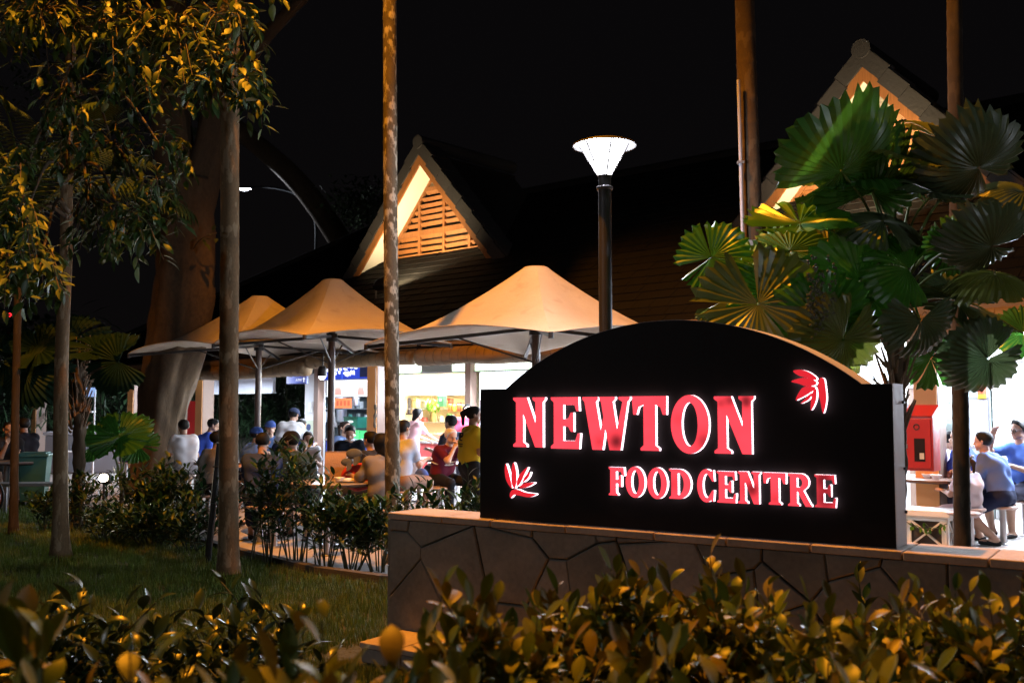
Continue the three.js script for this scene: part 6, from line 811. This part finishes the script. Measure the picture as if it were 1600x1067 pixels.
// ---------- upper left tree with drooping leaves ----------
{
  const D = 10.9, b = P(93, 868, D).setY(0), q = (x, y, d = D) => P(x, y, d).sub(b); const t = thing('leafy_tree', 'slim leafy tree at the left whose broad leaves hang into the top corner', 'tree', b);
  rnd = mulberry(91); part('trunk', tube([V(0, 0, 0), q(94, 700), q(97, 520), q(102, 400), q(104, 280), q(108, 150), q(112, 20), q(120, -160)], (s, a, p) => (0.082 - 0.035 * s + 0.05 * Math.exp(-p.y * 6)) * (1 + 0.05 * Math.sin(a * 3 + p.y * 2)), 90, 16), MAT.palm, t);
  const gl = [leafGeo(0.155, 0.06, { curl: 0.25, peak: 0.4 }), leafGeo(0.145, 0.056, { curl: 0.05, peak: 0.42 }), leafGeo(0.165, 0.06, { curl: 0.3, peak: 0.4 })]; const ml = [leafy([0.045, 0.09, 0.014], 0.48, 0.3), leafy([0.07, 0.105, 0.016], 0.5, 0.3), leafy([0.03, 0.07, 0.018], 0.45, 0.28)]; for (const m of ml) m.map = T.vein;
  const groups = [[60, 40, 80, 50, 16, 9.2, 12], [170, 50, 80, 50, 18, 8.9, 13], [270, 60, 70, 50, 18, 8.8, 14], [360, 40, 60, 40, 12, 9.0, 9], [335, 120, 60, 40, 12, 8.8, 10], [395, 140, 28, 40, 7, 8.9, 6], [210, 140, 70, 40, 10, 9.4, 8], [110, 150, 70, 60, 9, 9.8, 7], [240, 320, 50, 40, 9, 9.8, 8], [200, 360, 60, 40, 12, 9.2, 9], [140, 330, 60, 60, 9, 10, 7], [180, 240, 80, 40, 9, 10.2, 6], [30, 290, 50, 60, 10, 9.0, 8], [30, 360, 45, 50, 12, 8.4, 10], [60, 420, 50, 40, 10, 8.5, 9], [10, 430, 30, 30, 6, 8.2, 6], [260, 240, 40, 30, 5, 10, 5], [100, 230, 60, 60, 6, 10.4, 5], [-60, 120, 60, 120, 12, 9, 8], [120, -60, 200, 60, 20, 9, 14], [330, -50, 120, 50, 10, 9, 10], [150, -190, 260, 80, 5, 9.6, 20]];
  const leaves = [], tw = [], limbs = [];
  for (const [cx, cy, rx, ry, n, d, nl] of groups) {
    const c = q(cx, cy, d), root = q(106, Math.max(cy - 90, -150), D); limbs.push(tube([root, root.clone().lerp(c, 0.5).add(V(0, 0.35, 0)), c], (s) => 0.028 - 0.02 * s, 20, 6));
    for (let i = 0; i < n * 1.75; i++) { const a = R(0, 6.3), rr = Math.sqrt(R(0, 1)); const e = q(cx + rx * rr * Math.cos(a), cy + ry * rr * Math.sin(a), d + R(-0.7, 0.7)); const s = c.clone().lerp(e, 0.25).add(V(0, 0.15, 0)); const pts = [s, s.clone().lerp(e, 0.5).add(V(0, 0.1, 0)), e, e.clone().add(e.clone().sub(s).multiplyScalar(0.3)).add(V(0, -0.05, 0))]; const cv = new THREE.CatmullRomCurve3(pts); tw.push(tube(pts, (s) => 0.007 - 0.004 * s, 8, 4)); const m = 8 + Math.floor(R(0, 5)); for (let k = 0; k < m; k++) { const u = 0.25 + 0.75 * k / (m - 1), p = cv.getPointAt(Math.min(u, 1)), T2 = cv.getTangentAt(Math.min(u, 1)); const dir = T2.clone().multiplyScalar(0.5).add(V(R(-1, 1), R(-0.75, 0.4), R(-1, 1))); leaves.push([aim(p, dir, V(R(-0.3, 0.3), 1, R(-0.1, 0.5)), R(0.75, 1.15)), Math.floor(R(0, 3)), Math.floor(R(0, 3)), p.z + b.z, cy > -20]); } }
  }
  part('limbs', M(limbs), MAT.twig, t); part('twigs', M(tw), MAT.twig, t);
  const vis = leaves.filter((l) => l[4]).sort((a, c) => c[3] - a[3]), near = new Set(vis.slice(0, 280)); for (const l of near) put(part('leaf', gl[l[1]], ml[l[2]], t), l[0]);
  const rest = leaves.filter((l) => !near.has(l)); for (let k = 0; k < 3; k++) many('leaves', gl[k], ml[k], rest.filter((l) => l[1] === k).map((l) => l[0]), t);
}

// ---------- shrubs ----------
function shrub(name, label, pos, o, group) {
  const t = thing(name, label, 'shrub', pos, 0, group); rnd = mulberry(o.seed); const st = [], lv = [];
  for (let i = 0; i < o.stems; i++) {
    const a = R(0, 6.3), r = Math.sqrt(R(0, 1)) * o.w, top = V(Math.cos(a) * r, o.h * (1 - 0.35 * (r / o.w) ** 2) * R(0.78, 1.0), Math.sin(a) * r * (o.flat || 1)), b = V(top.x * 0.35, 0, top.z * 0.35);
    const pts = [b, b.clone().lerp(top, 0.5).add(V(R(-0.05, 0.05), 0, R(-0.05, 0.05))), top]; st.push(tube(pts, (s) => (o.sr || 0.007) * (1.1 - 0.8 * s), 8, 5)); const cv = new THREE.CatmullRomCurve3(pts);
    const tws = [cv]; for (let k = 0; k < (o.twigs || 3); k++) { const q = cv.getPointAt(R(0.35, 0.9)), e = q.clone().add(V(R(-1, 1), R(0.2, 1), R(-1, 1)).multiplyScalar(o.tw || 0.14)); const m = new THREE.CatmullRomCurve3([q, q.clone().lerp(e, 0.5).add(V(0, 0.02, 0)), e]); tws.push(m); st.push(tube([q, e], (s) => (o.sr || 0.007) * 0.5, 2, 4)); }
    tws.forEach((c, ci) => { const n = ci ? o.lpt || 6 : o.lps || 12; for (let k = 0; k < n; k++) { const u = (ci ? 0.25 : (o.from || 0.35)) + (ci ? 0.75 : 1 - (o.from || 0.35)) * (k + 1) / n, p = c.getPointAt(Math.min(1, u)), T2 = c.getTangentAt(Math.min(1, u)), g = k * 2.4 + i; const tip = k > n - 4 ? 0.9 : 0; lv.push([aim(p, V(Math.cos(g), R(-0.15, 0.75) + tip, Math.sin(g)).addScaledVector(T2, 0.5), V(R(-0.4, 0.4), 1, R(-0.4, 0.4)), R(0.65, 1.15)), Math.floor(R(0, o.geos.length)), Math.floor(R(0, o.mats.length)), p.z + p.y * 0.8]); } });
  }
  part('stems', M(st), MAT.stem, t); lv.sort((a, c) => c[3] - a[3]); const near = lv.slice(0, o.single || 0), rest = lv.slice(o.single || 0);
  for (const l of near) put(part('leaf', o.geos[l[1]], o.mats[l[2]], t), l[0]);
  o.geos.forEach((g, k) => o.mats.forEach((m, j) => { const ms = rest.filter((l) => l[1] === k && l[2] === j).map((l) => l[0]); if (ms.length) many('leaves', g, m, ms, t); })); return t;
}
const obov = [leafGeo(0.082, 0.037, { peak: 0.6, curl: 0.12, fold: 0.3, rows: 6 }), leafGeo(0.075, 0.036, { peak: 0.58, curl: 0.35, fold: 0.2, rows: 6 }), leafGeo(0.088, 0.037, { peak: 0.62, curl: -0.1, fold: 0.4, rows: 6 })];
const hedgeM = [leafy([0.15, 0.19, 0.02], 0.45, 0.25), leafy([0.08, 0.14, 0.018], 0.42, 0.22), leafy([0.24, 0.25, 0.03], 0.48, 0.28), leafy([0.20, 0.16, 0.025], 0.45, 0.22)]; for (const m of hedgeM) m.map = T.vein;
const topAt = (px, py, D) => P(px, py, D);
[[955, 868, 3.1, 0.34, 'hedge shrub with glossy orange lit leaves before the wall below the letters, tallest left one'], [1090, 862, 3.3, 0.36, 'hedge shrub before the wall below the second word, with the highest tips'], [1215, 905, 3.0, 0.34, 'hedge shrub before the wall right of the tallest tips'], [1330, 925, 2.6, 0.32, 'hedge shrub before the wall below the right corner of the sign'], [1435, 880, 3.2, 0.38, 'hedge shrub before the wall with leaves reaching the cap right of the sign'], [1560, 900, 2.9, 0.36, 'hedge shrub at the right edge before the wall'], [830, 960, 2.7, 0.30, 'low hedge shrub before the wall in the gap below the first word'], [735, 905, 2.5, 0.22, 'thin hedge shrub with long tips before the left part of the wall'], [1050, 990, 2.1, 0.34, 'near hedge shrub at the bottom middle'], [1250, 1000, 1.9, 0.32, 'near hedge shrub at the bottom right of the middle'], [1450, 1000, 1.9, 0.34, 'near hedge shrub at the bottom right corner'], [690, 1010, 1.8, 0.24, 'near hedge shrub at the bottom before the ledge end']].forEach(([px, py, D, w, lab], i) => { const p = topAt(px, py, D); shrub('hedge_shrub', lab, V(p.x, 0, p.z), { h: p.y, w, stems: 62, seed: 300 + i, geos: obov, mats: hedgeM, twigs: 4, lps: 18, lpt: 9, from: 0.32, single: 90, sr: 0.005, tw: 0.13 }); });
[[95, 985, 1.55, 0.24, 'blurred near hedge shrub in the bottom left corner'], [250, 985, 1.5, 0.22, 'blurred near hedge shrub second from the bottom left corner'], [400, 955, 1.65, 0.24, 'blurred near hedge shrub below the left palm trunk'], [520, 955, 1.8, 0.24, 'blurred near hedge shrub left of the ledge end'], [590, 985, 1.5, 0.2, 'blurred lowest hedge shrub under the ledge end'], [10, 960, 1.8, 0.24, 'blurred near hedge shrub cut by the left edge'], [330, 1010, 1.25, 0.18, 'blurred lowest hedge shrub below the slim tree and palm trunk']].forEach(([px, py, D, w, lab], i) => { const p = topAt(px, py, D); shrub('hedge_shrub', lab, V(p.x, 0, p.z), { h: p.y, w, stems: 40, seed: 340 + i, geos: obov, mats: hedgeM, twigs: 4, lps: 14, lpt: 7, from: 0.4, single: 60, sr: 0.005 }); });
const darkM = [leafy([0.02, 0.045, 0.015], 0.3, 0.2), leafy([0.03, 0.055, 0.018], 0.32, 0.2)];
const ovl = [leafGeo(0.11, 0.045, { peak: 0.45, curl: 0.2 }), leafGeo(0.12, 0.042, { peak: 0.4, curl: 0.4 })];
[[40, 915, 4.2, 0.55, 'dark broad leaved shrub at the left behind the blurred hedge'], [150, 940, 4.0, 0.5, 'dark broad leaved shrub below the slim tree'], [270, 955, 3.9, 0.45, 'dark broad leaved shrub between slim tree and palm trunk'], [375, 935, 4.4, 0.4, 'dark broad leaved shrub at the foot of the left palm trunk']].forEach(([px, py, D, w, lab], i) => { const p = topAt(px, py, D); shrub('broad_leaved_shrub', lab, V(p.x, 0, p.z), { h: p.y, w, stems: 20, seed: 360 + i, geos: ovl, mats: darkM, twigs: 3, lps: 10, lpt: 5, from: 0.3, single: 40, tw: 0.2 }); });
// planting strip in front of the diners
const strip = [leafGeo(0.13, 0.045, { peak: 0.42, curl: 0.25 }), leafGeo(0.11, 0.042, { peak: 0.45, curl: 0.1 }), leafGeo(0.15, 0.04, { peak: 0.4, curl: 0.4 })];
const stripM = [leafy([0.013, 0.045, 0.017], 0.4, 0.4), leafy([0.02, 0.055, 0.02], 0.42, 0.42), leafy([0.03, 0.095, 0.02], 0.4, 0.5)];
[[285, 700, 12.3, 0.4, 9, 'thin tall shrub left of the beige shirted diner'], [322, 750, 11.4, 0.3, 5, 'sparse shrub at the kerb before the beige shirted diner'], [384, 720, 10.6, 0.28, 5, 'sparse shrub right beside the left palm trunk'], [425, 685, 10.4, 0.3, 8, 'leafy shrub before the grey polo diner'], [468, 680, 10.4, 0.32, 10, 'tall leafy shrub before the black cap diner'], [508, 750, 10.2, 0.32, 10, 'dense shrub below the nearest table, left one'], [548, 765, 10.1, 0.3, 14, 'dense shrub below the nearest table, middle one'], [590, 775, 10.0, 0.25, 13, 'dense shrub at the left end of the stone wall'], [640, 745, 8.9, 0.2, 4, 'shrub with long leaves behind the wall right of the mottled trunk'], [690, 740, 9.2, 0.28, 7, 'shrub behind the wall before the grey haired diner'], [735, 705, 9.0, 0.22, 9, 'shrub behind the wall below the yellow tee'], [250, 720, 12.6, 0.5, 14, 'bushy shrub at the foot of the big trunk'], [215, 730, 12.8, 0.5, 14, 'bushy shrub right of the garden light'], [120, 735, 13.2, 0.5, 12, 'bushy shrub left of the garden light'], [70, 770, 13.2, 0.4, 6, 'low shrub under the bench at the left'], [170, 800, 12.2, 0.5, 14, 'low shrub under the garden light'], [240, 790, 11.8, 0.5, 18, 'low dense shrub at the bend of the kerb'], [300, 810, 11.4, 0.35, 8, 'low shrub on the kerb left of the palm trunk'], [1340, 826, 4.5, 0.04, 1, 'single slender shrub shoot rising before the right end of the sign']].forEach(([px, py, D, w, n, lab], i) => { const p = topAt(px, py, D); shrub('garden_shrub', lab, V(p.x, 0, p.z), { h: Math.max(p.y, 0.3), w, stems: n, seed: 400 + i, geos: strip, mats: stripM, twigs: 4, lps: 12, lpt: 6, from: 0.25, single: 22, tw: 0.22, sr: 0.008 }); });
{ // black pole among the shrubs
  const t = thing('support_stake', 'thin black wooden stake leaning beside the left palm trunk', 'stake', GX(327, 10.6)); part('stake', cyl(V(-0.02, 0, 0), V(0.08, 1.25, 0), 0.035, 0.03, 10), MAT.black, t); part('tie', new THREE.TorusGeometry(0.04, 0.008, 6, 14).rotateX(Math.PI / 2).translate(0.06, 1.0, 0), MAT.twig, t); }

// ---------- grass ----------
{
  rnd = mulberry(500); const blade = (h, w, bend) => { const g = new THREE.BufferGeometry(); g.setAttribute('position', new THREE.Float32BufferAttribute([-w, 0, 0, w, 0, 0, -w * 0.7, h * 0.5, bend * 0.25, w * 0.7, h * 0.5, bend * 0.25, 0, h, bend], 3)); g.setIndex([0, 1, 2, 2, 1, 3, 2, 3, 4]); g.computeVertexNormals(); return g; };
  const tuft = []; for (let i = 0; i < 9; i++) { const g = blade(R(0.035, 0.075), 0.0028, R(0.01, 0.045)); g.rotateY(R(0, 6.3)); g.translate(R(-0.05, 0.05), 0, R(-0.05, 0.05)); tuft.push(g); }
  const g = M(tuft), ms = [], edge = (x) => { const e = [[-40, -19.6], [-12, -18.6], [-8.5, -17.4], [-6.3, -15.6], [-5.05, -13.8], [-4.0, -12.4], [-2.8, -10.9], [-1.9, -9.9], [-1.2, -9.4], [2, -9.0], [9, -8.8]]; for (let i = 0; i < e.length - 1; i++) if (x <= e[i + 1][0]) return e[i][1] + (e[i + 1][1] - e[i][1]) * (x - e[i][0]) / (e[i + 1][0] - e[i][0]); return -8.8; };
  for (let i = 0; i < 34000; i++) { const D = 4.2 + 13 * Math.pow(R(0, 1), 1.3), x = R(-0.58, 0.0) * D, z = -D; if (z < edge(x) + 0.15) continue; const q = V(x, 0, z).sub(S0), s = q.dot(SE), m = q.dot(SM); if (s > -0.95 && m > -0.4 && m < 0.6) continue; const bare = fbm((x + 20) / 12, (z + 30) / 12, 12, 3, 6); if (bare < 0.2) continue; const k = R(0.7, 1.25); ms.push(new THREE.Matrix4().makeRotationY(R(0, 6.3)).scale(V(k, k * R(0.7, 1.3), k)).setPosition(x, -0.008, z)); }
  for (let i = 0; i < 9000; i++) { const D = R(2.0, 8.5), x = R(0, 0.55) * D, z = -D; const q = V(x, 0, z).sub(S0), s = q.dot(SE), m = q.dot(SM); if (m > -0.4 && m < 0.6) continue; ms.push(new THREE.Matrix4().makeRotationY(R(0, 6.3)).setPosition(x, -0.008, z)); }
  const im = many('grass', g, leafy([0.10, 0.16, 0.018], 0.6, 0.3), ms, scene, () => { const k = R(0.6, 1.3); return new THREE.Color().setRGB(k * R(0.9, 1.4), k, k * R(0.5, 1)); }); im.userData.label = 'short green lawn grass'; im.userData.category = 'grass';
}
renderer.render(scene, camera);
